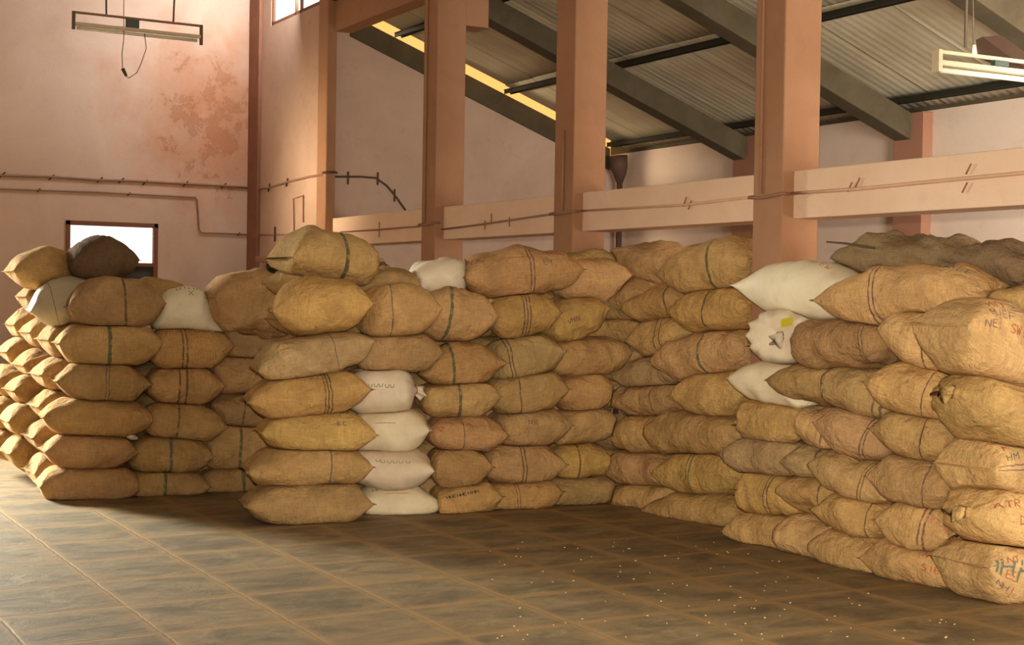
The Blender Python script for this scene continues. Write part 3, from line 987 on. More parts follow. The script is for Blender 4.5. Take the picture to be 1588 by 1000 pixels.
sack('B', 644, 574, 774, 560, 66, LB('peaked reddish sack with green band', 4, b3), t='r', band=B(704, 'green', 1, 0.011), group=GB, q=0.95, p=1.9)
sack('B', 642, 487, 758, 490, 67, LB('sack with slanting green band', 5, b3), t='j', band=B(724, 'green', 1, 0.013, 0.02, 0.12), group=GB, q=0.5)
sack('B', 745, 775, 857, 757, 48, LB('sack with thin purple double line', 0, b4), t='r', band=B(803, 'purple', 2, 0.004, 0.012), group=GB)
sack('B', 744, 720, 862, 716, 56, LB('sack with dark double line', 1, b4), t='j', band=B(812, 'dark', 2, 0.005, 0.014), group=GB)
sack('B', 762, 664, 871, 656, 54, LB('sack with purple writing and red edge', 2, b4), t='j', group=GB, marks=[('TAIN', 'purple', 0.4, 135, 0.05), ('NR', 'purple', 0.6, 165, 0.05)])
sack('B', 754, 612, 866, 600, 63, LB('sack with one dark curved line', 3, b4), t='j', band=B(817, 'dark', 1, 0.005, 0.02, 0.05), group=GB)
sack('B', 750, 566, 862, 542, 60, LB('sack with two dark purple lines', 4, b4), t='g', band=B(801, 'purple', 2, 0.006, 0.014, 0.04), group=GB)
sack('B', 752, 490, 856, 484, 63, LB('sack with three purple lines', 5, b4), t='y', band=B(816, 'purple', 3, 0.006, 0.028), q=0.55, group=GB)
sack('B', 835, 765, 950, 757, 49, LB('plain brown sack', 0, b5), t='d', group=GB)
sack('B', 848, 714, 938, 712, 51, LB('ochre sack with dark end band', 1, b5), t='y', band=B(898, 'grey', 1, 0.008), q=0.6, group=GB)
sack('B', 850, 668, 948, 650, 50, LB('plain ochre sack tilted up', 2, b5), t='j', group=GB)
sack('B', 855, 608, 944, 604, 53, LB('rusty plain sack', 3, b5), t='r', group=GB, q=0.6)
sack('B', 842, 558, 967, 547, 52, LB('sack with pointed end and small marks', 4, b5), t='r', group=GB, marks=[('I', 'red', 0.4, 150, 0.05)])
sack('B', 837, 510, 930, 476, 54, LB('crumpled sack with crossed dark lines', 5, b5), t='y', group=GB, lump=1.6, marks=[('VNN', 'purple', 0.55, 172, 0.04)])
# tops
TB = lambda look: '%s on top of the middle stack' % look
sack('B', 440, 400, 592, 408, 74, TB('big dark-banded sack with a dark tied tail, leftmost'), t='d', band=B(536, 'dgreen', 1, 0.018), plane=('X', -10.35), q=0.5, tie='r', group=GB, W=0.52, lump=1.3, taper=0.28, tail=[(562, 424), (574, 419), (584, 413), (590, 409), (596, 408), (600, 412)])
sack('B', 430, 438, 552, 441, 44, 'flat shaded sack under the big dark-banded top sack', t='d', plane=('X', -10.45), group=GB)
sack('B', 538, 438, 648, 445, 44, TB('low shaded sack right of the big banded one'), t='d', plane=('X', -10.5), group=GB)
sack('B', 636, 434, 732, 427, 50, TB('folded white sack'), t='w', d=0.26, q=0.6, group=GW, lump=1.5)
sack('B', 712, 430, 886, 418, 66, TB('long sack with red loops and purple lines'), t='r', band=B(824, 'purple', 2, 0.006, 0.016), d=0.02, q=0.55, group=GB, W=0.5,
     marks=[('OO', 'red', 0.24, 128, 0.08), ('-------', 'red', 0.50, 116, 0.05), ('-----', 'red', 0.55, 146, 0.05), ('-OO', 'red', 0.84, 128, 0.06), ('EH', 'green', 0.78, 158, 0.05)])
sack('B', 734, 460, 850, 456, 40, 'flat sack pressed under the red-looped top sack', t='d', d=0.28, group=GB)
sack('B', 856, 440, 968, 432, 58, TB('pale sack with a dangling thread'), t='p', d=0.05, group=GB)
sack('B', 866, 412, 964, 410, 36, TB('dark flat sack behind the pale one'), t='d', d=0.38, group=GB)

# --- inner corner and the stack between corner and pillar
LC = lambda look, k, col: '%s, corner stack, %s, %s' % (look, CRS[k], col)
k_, c_l, c_r = 'in the dark inner corner', 'left column', 'column against the large pillar'
for k, (x0, y0, x1, y1, h, t, lk) in enumerate([(922, 762, 978, 768, 42, 'd', 'small plain sack end'), (916, 716, 975, 722, 46, 'j', 'knotted ochre sack end'),
                                              (930, 668, 990, 675, 46, 'd', 'shaded sack end'), (922, 612, 980, 608, 38, 'j', 'wrinkled sack end'),
                                              (944, 566, 1016, 556, 52, 'd', 'drab sack end'), (928, 518, 1010, 506, 48, 'y', 'tilted ochre sack')]):
    sack('C', x0, y0, x1, y1, h, LC(lk, k, k_), t=t, d=0.05, group=GC, W=0.44, q=0.6)
sack('C', 924, 470, 1016, 464, 58, LC('peaked brown sack', 6, k_), t='j', group=GC, q=0.7)
sack('C', 958, 772, 1068, 778, 48, LC('plain sack', 0, c_l), t='j', group=GC)
sack('C', 948, 722, 1066, 729, 50, LC('long sack with a dark knot', 1, c_l), t='j', group=GC, knot=[('l', 'd')], tie='l')
sack('C', 970, 673, 1074, 671, 55, LC('sack with bluish band', 2, c_l), t='j', band=B(1010, 'blue', 1, 0.016), group=GC)
sack('C', 966, 619, 1088, 617, 50, LC('wrinkled sack with dark ring', 3, c_l), t='j', band=B(1010, 'grey', 1, 0.006), group=GC, lump=1.5)
sack('C', 978, 585, 1094, 568, 48, LC('pointed greyish sack', 4, c_l), t='g', band=B(1020, 'grey', 1, 0.003), group=GC)
sack('C', 1000, 530, 1094, 514, 52, LC('sack with dark stripes', 5, c_l), t='j', band=B(1022, 'grey', 2, 0.006, 0.03), group=GC)
sack('C', 994, 480, 1094, 462, 48, LC('sack with green tie', 6, c_l), t='j', band=B(1033, 'green', 1, 0.010), group=GC)
sack('C', 1025, 792, 1174, 796, 58, LC('plain pointed sack', 0, c_r), t='j', group=GC, d=0.0)
sack('C', 1043, 732, 1178, 734, 57, LC('sack with green-yellow stripes', 1, c_r), t='y', band=B(1072, 'green', 2, 0.006, 0.014), group=GC)
sack('C', 1024, 668, 1178, 674, 59, LC('plain pointed sack with a fold', 2, c_r), t='j', group=GC)
sack('C', 1070, 613, 1180, 607, 63, LC('plump creased sack', 3, c_r), t='j', group=GC, lump=1.5)
sack('C', 1040, 562, 1182, 538, 63, LC('sack with green curved band', 4, c_r), t='p', band=B(1088, 'green', 1, 0.011), group=GC)
sack('C', 1065, 483, 1184, 475, 63, LC('ochre sack with dotted green band', 5, c_r), t='y', band=B(1094, 'green', 1, 0.009), group=GC, q=0.6)
sack('C', 1052, 427, 1186, 404, 76, LC('round sack with dark green band', 6, c_r), t='j', band=B(1100, 'dgreen', 1, 0.012), group=GC, q=0.55)
sack('C', 948, 412, 1074, 408, 58, 'sagging sack heaped on top of the inner corner', t='d', d=0.25, group=GC, q=0.8, p=2.0)

# --- right stack
LD = lambda look, k, col: '%s, right stack, %s, %s' % (look, CRS[k], col)
d1, d2, d3, d4 = 'first from pillar', 'second from pillar', 'third from pillar', 'fourth from pillar'
sack('D', 1146, 822, 1266, 828, 52, LD('plain sack with pointed end', 0, d1), t='j', group=GD, W=0.36, d=-0.07)
sack('D', 1224, 822, 1338, 850, 60, LD('sack with purple line', 0, d2), t='p', band=B(1275, 'purple', 1, 0.007), group=GD)
sack('D', 1282, 842, 1416, 874, 66, LD('plain pale sack', 0, d3), t='p', group=GD, d=-0.02)
sack('D', 1366, 860, 1506, 889, 70, LD('sack with red scribbles', 0, d4), t='j', group=GD, d=-0.04, marks=[('TR', 'red', 0.3, 130, 0.06), ('NEA', 'red', 0.55, 142, 0.05), ('SIE', 'scarlet', 0.55, 170, 0.045), ('MH', 'purple', 0.72, 118, 0.05)])
sack('D', 1149, 755, 1260, 772, 60, LD('knotted sack with purple lines', 1, d1), t='y', band=B(1190, 'purple', 2, 0.005, 0.016), group=GD, W=0.36, d=-0.07, tie='l', lump=1.4)
sack('D', 1234, 758, 1344, 768, 54, LD('crumpled sack with dark line', 1, d2), t='j', band=B(1269, 'purple', 1, 0.006), group=GD, lump=1.5)
sack('D', 1289, 785, 1402, 808, 60, LD('lumpy sack with thin line', 1, d3), t='j', band=B(1339, 'grey', 1, 0.004), group=GD, lump=1.4, d=-0.02)
sack('D', 1386, 800, 1490, 826, 74, LD('pale sack with purple band and faint print', 1, d4), t='p', band=B(1430, 'purple', 2, 0.006, 0.014), group=GD, d=-0.04, q=0.6, marks=[('MMN', 'pink', 0.7, 150, 0.06)])
sack('D', 1142, 703, 1258, 712, 56, LD('drab pointed sack', 2, d1), t='g', group=GD, W=0.36, d=-0.07)
sack('D', 1238, 713, 1322, 720, 50, LD('short sack with purple band', 2, d2), t='g', band=B(1262, 'purple', 1, 0.010), group=GD)
sack('D', 1285, 716, 1408, 760, 60, LD('long sack with thin dark ring', 2, d3), t='p', band=B(1336, 'dark', 2, 0.003, 0.010), group=GD, d=-0.02)
sack('D', 1376, 735, 1504, 754, 73, LD('broad sack with faint ring', 2, d4), t='j', band=B(1431, 'purple', 1, 0.005), group=GD, d=-0.04, q=0.6)
sack('D', 1150, 648, 1262, 656, 60, LD('rumpled sack with twine tail', 3, d1), t='j', group=GD, W=0.36, d=-0.07, tie='l', lump=1.5)
sack('D', 1246, 650, 1334, 672, 56, LD('sack gathered at one end', 3, d2), t='p', band=B(1277, 'purple', 1, 0.006), group=GD, tie='l', lump=1.4)
sack('D', 1293, 651, 1404, 690, 68, LD('sack with double purple line', 3, d3), t='p', band=B(1341, 'purple', 2, 0.005, 0.012), group=GD, d=-0.02)
sack('D', 1383, 662, 1506, 684, 73, LD('broad sack with dark ring and red mark', 3, d4), t='j', band=B(1430, 'dark', 1, 0.006), group=GD, d=-0.04, q=0.6, marks=[('L', 'red', 0.42, 150, 0.05), ('-', 'red', 0.2, 210, 0.06)])
sack('D', 1156, 586, 1280, 608, 58, 'white pointed sack with a dark eyelet, lower of the white ones by the large pillar', t='w', group=GW, W=0.36, d=-0.07)
sack('D', 1224, 588, 1344, 602, 56, LD('dull grey-brown sack', 4, d2), t='d', band=B(1272, 'grey', 1, 0.004), group=GD, d=-0.06)
sack('D', 1292, 585, 1404, 628, 64, LD('sack with purple double line and blue tinge', 4, d3), t='g', band=B(1358, 'purple', 2, 0.006, 0.02), group=GD, d=-0.02)
sack('D', 1374, 590, 1502, 626, 74, LD('broad pale sack with thin ring', 4, d4), t='p', band=B(1432, 'grey', 1, 0.004), group=GD, d=-0.05)
sack('D', 1190, 522, 1300, 524, 74, 'white sack with gathered rosette mouth and yellow tag by the large pillar', t='w', group=GW, W=0.44, d=-0.02, tie='L', q=0.40, p=2.6, dd=(-0.28, 0.06), tagged=(1220, 499))
sack('D', 1243, 534, 1402, 528, 72, LD('darker sack gathered at its end with thin ring', 5, d2), t='d', band=B(1334, 'purple', 2, 0.004, 0.012), group=GD, d=-0.09, q=0.5, lump=1.4, tie='l')
sack('D', 1392, 508, 1508, 530, 86, LD('plump pale sack with grey ring', 5, d4), t='p', band=B(1434, 'grey', 1, 0.006), group=GD, d=-0.06, q=0.5)
sack('D', 1165, 443, 1356, 462, 78, 'long white sack with a seam knot, topmost by the large pillar', t='w', group=GW, W=0.38, d=-0.06, q=0.75, p=2.3, marks=[('EW', 'pink', 0.5, 110, 0.05)])
sack('D', 1296, 466, 1548, 452, 84, LD('long pointed sack with purple band and green letters', 6, 'topmost in front'), t='p', band=B(1357, 'purple', 2, 0.006, 0.016), group=GD, d=-0.06, q=0.6, W=0.46,
     marks=[('HAWN', 'green', 0.58, 112, 0.07), ('EE', 'blue', 0.8, 120, 0.06)])
sack('D', 1540, 470, 1660, 468, 44, LD('brown sack cut by the frame', 6, 'rightmost'), t='j', group=GD, d=0.16)
sack('D', 1322, 402, 1520, 400, 56, 'dusty folded grey-brown sack lying across the back of the right stack', t='k', group=GD, d=0.30, lump=2.2, q=0.5)
sack('D', 1494, 414, 1660, 414, 62, 'dusty dark sack at the back of the right stack, right edge', t='k', group=GD, d=0.32, lump=2.2, q=0.5)

# --- end of the right stack: big sacks laid toward the viewer
LE = lambda look: '%s, near end of right stack' % look
GE = 'big marked sacks at the near end'
sack('E', 1492, 872, 1672, 912, 104, LE('bottom sack with red letters and a blue-green block'), t='j', group=GE, W=0.5, q=0.5, lump=1.3, d=-0.02,
     marks=[('TNT', 'red', 0.13, 160, 0.05), ('IEE', 'red', 0.17, 182, 0.05), ('NHI', 'purple', 0.20, 204, 0.05), ('HHHH', 'blue', 0.46, 172, 0.13)])
sack('E', 1486, 790, 1668, 836, 92, LE('tied sack with a gathered ear and red writing, second up'), t='p', group=GE, W=0.5, d=0.0, tie='l', lump=1.3, q=0.5, marks=[('ATR', 'red', 0.42, 150, 0.06), ('DQE', 'red', 0.55, 175, 0.05)])
sack('E', 1500, 724, 1670, 728, 118, LE('sack with lengthwise purple lines, third up'), t='p', group=GE, W=0.5, d=0.06, q=0.42, marks=[('--------------', 'purple', 0.40, 172, 0.03), ('--------------', 'purple', 0.40, 178, 0.03), ('HM', 'green', 0.3, 160, 0.05), ('MIEN', 'red', 0.45, 140, 0.05)])
sack('E', 1468, 604, 1650, 686, 90, LE('sack with a pinched dark corner and red streaks, fourth up'), t='j', group=GE, W=0.5, d=0.0, tie='l', q=0.5, marks=[('-----', 'red', 0.55, 150, 0.04), ('TE', 'red', 0.6, 165, 0.05)])
sack('E', 1462, 505, 1690, 612, 124, LE('large sloping top sack with rows of red letters'), t='p', group=GE, W=0.46, d=0.02, q=0.46, p=3.4,
     marks=[('-ATT', 'red', 0.33, 126, 0.06), ('MIEF', 'purple', 0.36, 146, 0.055), ('SWI', 'red', 0.47, 162, 0.055), ('NEI', 'purple', 0.30, 166, 0.05), ('----------', 'purple', 0.50, 136, 0.025)])

# --- the rows behind, seen only where gaps open between the front sacks
def behind(axis, cx, cy, cz, W, L, H, label, group):
    s = sack('A', 500, 500, 510, 500, 50, label, W=W, group=group, plane=('X', -12.0), t='d')
    s.o = Vector((cx, cy, cz))
    s.L, s.W, s.H = L, W, H
    s.X = Vector((0, 1, 0)) if axis == 'Y' else Vector((1, 0, 0))
    s.Y = Vector((-1, 0, 0)) if axis == 'Y' else Vector((0, 1, 0))
    s.Z = Vector((0, 0, 1))
for k in range(6):
    z = 0.135 + 0.272 * k
    for i in range(3):
        behind('Y', -10.70, 4.36 + 0.74 * i, z, 0.56, 0.80, 0.30, 'jute sack of the second row behind the middle stack', 'second row behind the middle stack')
    for i in range(2):
        behind('X', -9.72 + 0.80 * i, 7.42, z, 0.56, 0.86, 0.30, 'jute sack of the second row behind the corner stack', 'second row behind the corner stack')
    for i in range(2):
        behind('X', -7.52 + 0.80 * i, 7.20, z, 0.58, 0.86, 0.30, 'jute sack of the second row behind the right stack', 'second row behind the right stack')
    if k < 5:
        for i in range(2):
            behind('Y', -12.56, 3.66 + 0.72 * i, z, 0.58, 0.78, 0.30, 'jute sack of the second row behind the left stack front', 'second row behind the left stack')

# ---- build grids
rng = np.random.RandomState(3)


def grid(s):
    r_ = np.random.RandomState(100 + s.seed)
    tt = np.linspace(-1, 1, NU)
    u = np.sin(tt * PI / 2) * 0.55 + tt * 0.45
    phi = np.linspace(0, 2 * PI, NV, endpoint=False)
    U = np.repeat(u[:, None], NV, 1)
    PH = np.repeat(phi[None], NU, 0)
    sa = np.abs(U)
    hh = s.H / 2 * np.maximum((1 - np.minimum(sa, 1) ** s.p), 0) ** s.q + 0.007
    ww = s.W / 2 * (1 - 0.16 * sa ** 5)
    X = U * s.L / 2 * 0.985
    tp = 1 - s.taper * np.clip(U, -1, 1)
    hh, ww = hh * tp, ww * tp
    c, sn = np.cos(PH), np.sin(PH)
    ex = 2 / s.n
    y = np.sign(c) * np.abs(c) ** ex * ww
    z = np.sign(sn) * np.abs(sn) ** ex * hh
    # corner ears stand out a little
    X = X + np.sign(U) * 0.035 * (sa ** 8) * (np.abs(y) / (s.W / 2)) ** 2
    for ch, sgn in (('l', -1), ('r', 1), ('L', -1)):
        if ch in s.tie:
            k0 = 0.80 if ch == 'L' else 0.62
            k = np.clip((U * sgn - k0) / (1 - k0), 0, 1)
            nk = k ** 2.0
            rad = 1 - nk * 0.86
            y = y * rad
            hz = (1 - nk)
            z = z * hz + sn * nk * 0.035
            # pleats running into the tie
            if ch == 'L':
                k = np.clip((U * sgn - 0.55) / 0.4, 0, 1)
            ple = 1 + (0.10 if ch != 'L' else 0.11) * np.sin(PH * 11 + r_.rand() * 6) * k ** 0.7 * (1 - nk * 0.5)
            y, z = y * ple, z * ple
            if ch == 'L':
                kk = np.clip((U * sgn - 0.30) / 0.65, 0, 1)
                X = X + sgn * 0.016 * np.sin(PH * 12 + 1.0) * np.sin(kk * PI) ** 0.8
            X = X - sgn * (0.05 if ch != 'L' else 0.10) * nk
    # lumps
    P = np.stack([X, y, z], -1)
    nrm = np.stack([np.zeros_like(X), c * hh * 2, sn * ww], -1)
    nrm /= np.linalg.norm(nrm, axis=-1, keepdims=True) + 1e-9
    D = np.zeros_like(X)
    for i in range(10):
        wl = r_.uniform(0.10, 0.42)
        kv = r_.normal(size=3)
        kv /= np.linalg.norm(kv)
        amp = 0.0052 * (wl / 0.25) * s.lump * (0.75 if s.t[0] == 'w' else 1)
        D += amp * np.sin((P @ kv) * 2 * PI / wl + r_.rand() * 6.3)
    D *= (1 - 0.7 * sa ** 3)
    D += 0.005 * s.lump * sa ** 3 * (1 - sa ** 10) * np.sin(PH * r_.randint(8, 14) + r_.rand() * 6 + U * 3)
    # a few creases across
    for i in range(int(2 + 2 * s.lump)):
        u0, sl = r_.uniform(-0.8, 0.8), r_.uniform(-0.4, 0.4)
        ph0 = r_.uniform(0, 2 * PI)
        msk = np.clip(np.cos(PH - ph0), 0, 1) ** 1.5
        D -= 0.010 * s.lump * np.exp(-((U - u0 - sl * np.sin(PH)) / 0.045) ** 2) * msk
    P = P + nrm * D[..., None]
    P[..., 2] += s.arch * (1 - sa ** 2)
    # seam fringe beyond the ends
    out = []
    for idx, sgn in ((0, -1), (NU - 1, 1)):
        ring = P[idx].copy()
        cen = ring.mean(0)
        tied = ('l' if sgn < 0 else 'r') in s.tie.lower()
        fr = ring.copy()
        if tied:
            ruf = (1.7 + 0.55 * np.sin(phi * 5 + s.seed))[:, None]
            fr = cen + (ring - cen) * np.concatenate([np.ones_like(ruf), ruf, ruf * 0.8], 1)
            fr[:, 0] += sgn * (0.062 + 0.02 * np.sin(phi * 3 + s.seed))
            fr[:, 2] -= 0.025
        else:
            fr[:, 2] = cen[2] + (ring[:, 2] - cen[2]) * 0.45
            fr[:, 0] += sgn * (0.020 + 0.004 * np.sin(phi * 5 + s.seed))
        out.append(fr)
    P = np.concatenate([out[0][None], P, out[1][None]], 0)
    R = np.array([list(s.X), list(s.Y), list(s.Z)])
    s.uvu = np.concatenate([[-1.05], u, [1.05]])
    s.G = P.reshape(-1, 3) @ R + np.array(s.o)
    s.G0 = s.G.copy()


NR = NU + 2
FACES = []
for i in range(NR - 1):
    for j in range(NV):
        FACES.append((i * NV + j, i * NV + (j + 1) % NV, (i + 1) * NV + (j + 1) % NV, (i + 1) * NV + j))
CAP0 = tuple(range(NV))[::-1]
CAP1 = tuple((NR - 1) * NV + j for j in range(NV))
ALLF = FACES + [CAP0, CAP1]
FLIP = None
for s in SACKS:
    grid(s)
# orientation: make faces outward
def outward(s):
    T = BVHTree.FromPolygons(s.G.tolist(), ALLF)
    cpt = Vector(s.G.mean(0))
    far = cpt + s.Z * 3
    loc, nr, i, d_ = T.ray_cast(far, -s.Z)
    return nr.dot(s.Z) > 0
for s in SACKS:
    s.flip = not outward(s)
    s.faces = [f[::-1] for f in ALLF] if s.flip else ALLF

BOXES = [((PX[i], Y_ROW, 0), (PX[i] + PW, Y_ROW + 0.34, 9)) for i in range(1, 5)]


def owner_value(s, pts):
    """how far out of sack s a point lies, 1 on its unpressed skin"""
    R = np.array([list(s.X), list(s.Y), list(s.Z)]).T
    q = (pts - np.array(s.o)) @ R
    u = np.abs(q[..., 0]) / (s.L / 2)
    v = np.abs(q[..., 1]) / (s.W / 2)
    z = np.abs(q[..., 2] - s.arch * np.clip(1 - u * u, 0, 1)) / (s.H / 2)
    return (u ** 3 + (v ** 2.6 + z ** 2.6) ** (3 / 2.6)) ** (1 / 3) / s.hard


def press():
    """sacks lying on each other share the contact surface half way between their skins"""
    lo = np.array([s.G0.min(0) for s in SACKS])
    hi = np.array([s.G0.max(0) for s in SACKS])
    T = 28
    ts = np.linspace(0, 1, T + 1)
    for a, s in enumerate(SACKS):
        near = [b for b in np.nonzero(((lo <= hi[a] + 0.02) & (hi >= lo[a] - 0.02)).all(1))[0] if b != a]
        fixed = [(np.array(q[0]) - 0.006, np.array(q[1]) + 0.006) for q in BOXES if (np.array(q[0]) < hi[a]).all() and (np.array(q[1]) > lo[a]).all()]
        if not near and not fixed:
            continue

        def bad(p):
            fa = owner_value(s, p)
            m_ = np.full(p.shape[:-1], 1e9)
            for b in near:
                m_ = np.minimum(m_, owner_value(SACKS[b], p))
            r_ = fa > m_ - 0.022
            for b0, b1 in fixed:
                r_ |= ((p > b0) & (p < b1)).all(-1)
            return r_
        uu = np.linspace(-1.0, 1.0, 81)
        X = np.array(s.X)
        Zv = np.array(s.Z)
        sp = np.array(s.o) + X * (uu[:, None] * s.L / 2) + Zv * (s.arch * (1 - uu ** 2))[:, None]
        okk = ~bad(sp)
        okk[40] = True
        l = 40
        while l > 0 and okk[l - 1]:
            l -= 1
        r_ = 40
        while r_ < 80 and okk[r_ + 1]:
            r_ += 1
        ul, ur = uu[l] * 0.97, uu[r_] * 0.97
        g = s.G0.reshape(NR, NV, 3)
        # rows beyond the free length are gathered in toward the last free place
        su = np.clip(s.uvu * 0.96, ul, ur)
        spn = np.array(s.o) + X * (su[:, None] * s.L / 2) + Zv * (s.arch * (1 - su ** 2))[:, None]
        d = g - spn[:, None]
        p = spn[:, None, None] + d[:, :, None] * ts[None, None, :, None]
        bd = bad(p)
        bd[:, :, 0] = False
        first = np.where(bd.any(2), bd.argmax(2), T + 1)
        t0 = np.where(first > T, 1.0, ts[np.clip(first - 1, 0, T)])
        t1 = np.where(first > T, 1.0, ts[np.clip(first, 0, T)])
        for _ in range(7):
            tm = (t0 + t1) / 2
            bb = bad(spn[:, None] + d * tm[..., None])
            t0 = np.where(bb, t0, tm)
            t1 = np.where(bb, tm, t1)
        s.G = (spn[:, None] + d * t0[..., None]).reshape(-1, 3)


def clear_fixed(s):
    s.G[:, 2] = np.maximum(s.G[:, 2], 0.002)
    for blo, bhi in BOXES:
        b0, b1 = np.array(blo) - 0.006, np.array(bhi) + 0.006
        ins = ((s.G > b0) & (s.G < b1)).all(1)
        if not ins.any():
            continue
        c = s.G.mean(0)
        for k in np.nonzero(ins)[0]:
            p = s.G[k]
            opt = [(p[0] - b0[0] + (0 if c[0] < b0[0] else 0.4), 0, b0[0]), (b1[0] - p[0] + (0 if c[0] > b1[0] else 0.4), 0, b1[0]), (p[1] - b0[1], 1, b0[1])]
            _, axx, val = min(opt)
            s.G[k, axx] = val


def tidy(passes=5):
    for it in range(passes):
        trees = [BVHTree.FromPolygons(s.G.tolist(), s.faces) for s in SACKS]
        lo = np.array([s.G.min(0) for s in SACKS])
        hi = np.array([s.G.max(0) for s in SACKS])
        eps = 0.0012
        moves = []
        for a, s in enumerate(SACKS):
            D = np.zeros_like(s.G)
            mag = np.zeros(len(s.G))
            for b in np.nonzero(((lo <= hi[a]) & (hi >= lo[a])).all(1))[0]:
                if b == a:
                    continue
                msk = np.nonzero(((s.G > lo[b]) & (s.G < hi[b])).all(1))[0]
                fn = trees[b].find_nearest
                for k in msk.tolist():
                    p = Vector(s.G[k])
                    loc, nr, _i, _d = fn(p, 0.06)
                    if loc is None or (p - loc).dot(nr) >= 0:
                        continue
                    mv = (loc - p) * 0.6 + nr * eps
                    if mv.length > mag[k]:
                        D[k] = mv
                        mag[k] = mv.length
            moves.append(D)
        for s, D in zip(SACKS, moves):
            s.G = s.G + D
            clear_fixed(s)


def uncross(rounds=14):
    """draw skins that still cross back toward their own cores"""
    pend = None
    for it in range(rounds):
        lo = np.array([s.G.min(0) for s in SACKS])
        hi = np.array([s.G.max(0) for s in SACKS])
        if pend is None:
            pend = set()
            for a in range(len(SACKS)):
                for b in np.nonzero(((lo <= hi[a]) & (hi >= lo[a])).all(1))[0]:
                    if b > a:
                        pend.add((a, int(b)))
        need = {i for pr in pend for i in pr}
        trees = {i: BVHTree.FromPolygons(SACKS[i].G.tolist(), SACKS[i].faces) for i in need}
        hitv = {}
        left = set()
        for a, b in pend:
            ov = trees[a].overlap(trees[b])
            if ov:
                left.add((a, b))
                for fa, fb in ov:
                    hitv.setdefault(a, set()).update(SACKS[a].faces[fa] if len(SACKS[a].faces[fa]) < 6 else ())
                    hitv.setdefault(b, set()).update(SACKS[b].faces[fb] if len(SACKS[b].faces[fb]) < 6 else ())
        if not left:
            break
        pend = left if it % 4 != 3 else None
        for i, vs in hitv.items():
            s = SACKS[i]
            vs = np.array(sorted(vs), dtype=int)
            if not len(vs):
                continue
            p = s.G[vs]
            o, X = np.array(s.o), np.array(s.X)
            t_ = np.clip((p - o) @ X, -s.L * 0.42, s.L * 0.42)
            core = o + X * t_[:, None]
            d = core - p
            n_ = np.linalg.norm(d, axis=1, keepdims=True)
            s.G[vs] = p + d / (n_ + 1e-9) * np.minimum(0.005, n_ * 0.5)
    return len(left)


press()
for s in SACKS:
    clear_fixed(s)
tidy(3)
print('still crossing', uncross())

# ---- strokes for the marks
GLY = {'A': [[(0, 0), (.5, 1), (1, 0)], [(.2, .4), (.8, .4)]], 'T': [[(0, 1), (1, 1)], [(.5, 1), (.5, 0)]], 'N': [[(0, 0), (0, 1), (1, 0), (1, 1)]],
       'I': [[(.5, 0), (.5, 1)]], 'M': [[(0, 0), (0, 1), (.5, .4), (1, 1), (1, 0)]], 'E': [[(1, 1), (0, 1), (0, 0), (1, 0)], [(0, .5), (.8, .5)]],
       'F': [[(1, 1), (0, 1), (0, 0)], [(0, .5), (.8, .5)]], 'S': [[(1, .9), (.4, 1), (0, .75), (1, .3), (.6, 0), (0, .1)]], 'W': [[(0, 1), (.25, 0), (.5, .7), (.75, 0), (1, 1)]],
       'X': [[(0, 0), (1, 1)], [(0, 1), (1, 0)]], 'V': [[(0, 1), (.5, 0), (1, 1)]], 'H': [[(0, 0), (0, 1)], [(1, 0), (1, 1)], [(0, .5), (1, .5)]],
       'R': [[(0, 0), (0, 1), (.9, .85), (.8, .5), (0, .5), (1, 0)]], 'L': [[(0, 1), (0, 0), (1, 0)]], 'U': [[(0, .6), (.2, .1), (.8, .1), (1, .6)]],
       'O': [[(.5, 0), (0, .3), (0, .7), (.5, 1), (1, .7), (1, .3), (.5, 0)]], 'Q': [[(.5, 0), (0, .3), (0, .7), (.5, 1), (1, .7), (1, .3), (.5, 0)], [(.3, .2), (.8, .9)]],
       'D': [[(0, 0), (0, 1), (.8, .8), (.8, .2), (0, 0)]], 'B': [[(0, 0), (0, 1), (.8, .8), (0, .5), (.8, .2), (0, 0)]], 'C': [[(1, .9), (.4, 1), (0, .5), (.4, 0), (1, .1)]],
       '-': [[(-0.3, .5), (1.3, .5)]]}


def surf(s, su, ph):
    """point and outward normal at place su (-1..1) along and angle ph round the settled sack"""
    iu = np.interp(su, s.uvu, np.arange(NR))
    jv = (ph % (2 * PI)) / (2 * PI) * NV
    g = s.G.reshape(NR, NV, 3)
    i0 = int(np.clip(math.floor(iu), 0, NR - 2)); fu = iu - i0
    j0 = int(math.floor(jv)) % NV; fv = jv - math.floor(jv); j1 = (j0 + 1) % NV
    p = (g[i0, j0] * (1 - fu) + g[i0 + 1, j0] * fu) * (1 - fv) + (g[i0, j1] * (1 - fu) + g[i0 + 1, j1] * fu) * fv
    du = g[i0 + 1, j0] - g[i0, j0]
    dv = g[i0, j1] - g[i0, j0]
    nr = np.cross(du, dv)
    nr /= np.linalg.norm(nr) + 1e-12
    c0 = g[i0].mean(0)
    if nr @ (p - c0) < 0:
        nr = -nr
    return p, nr


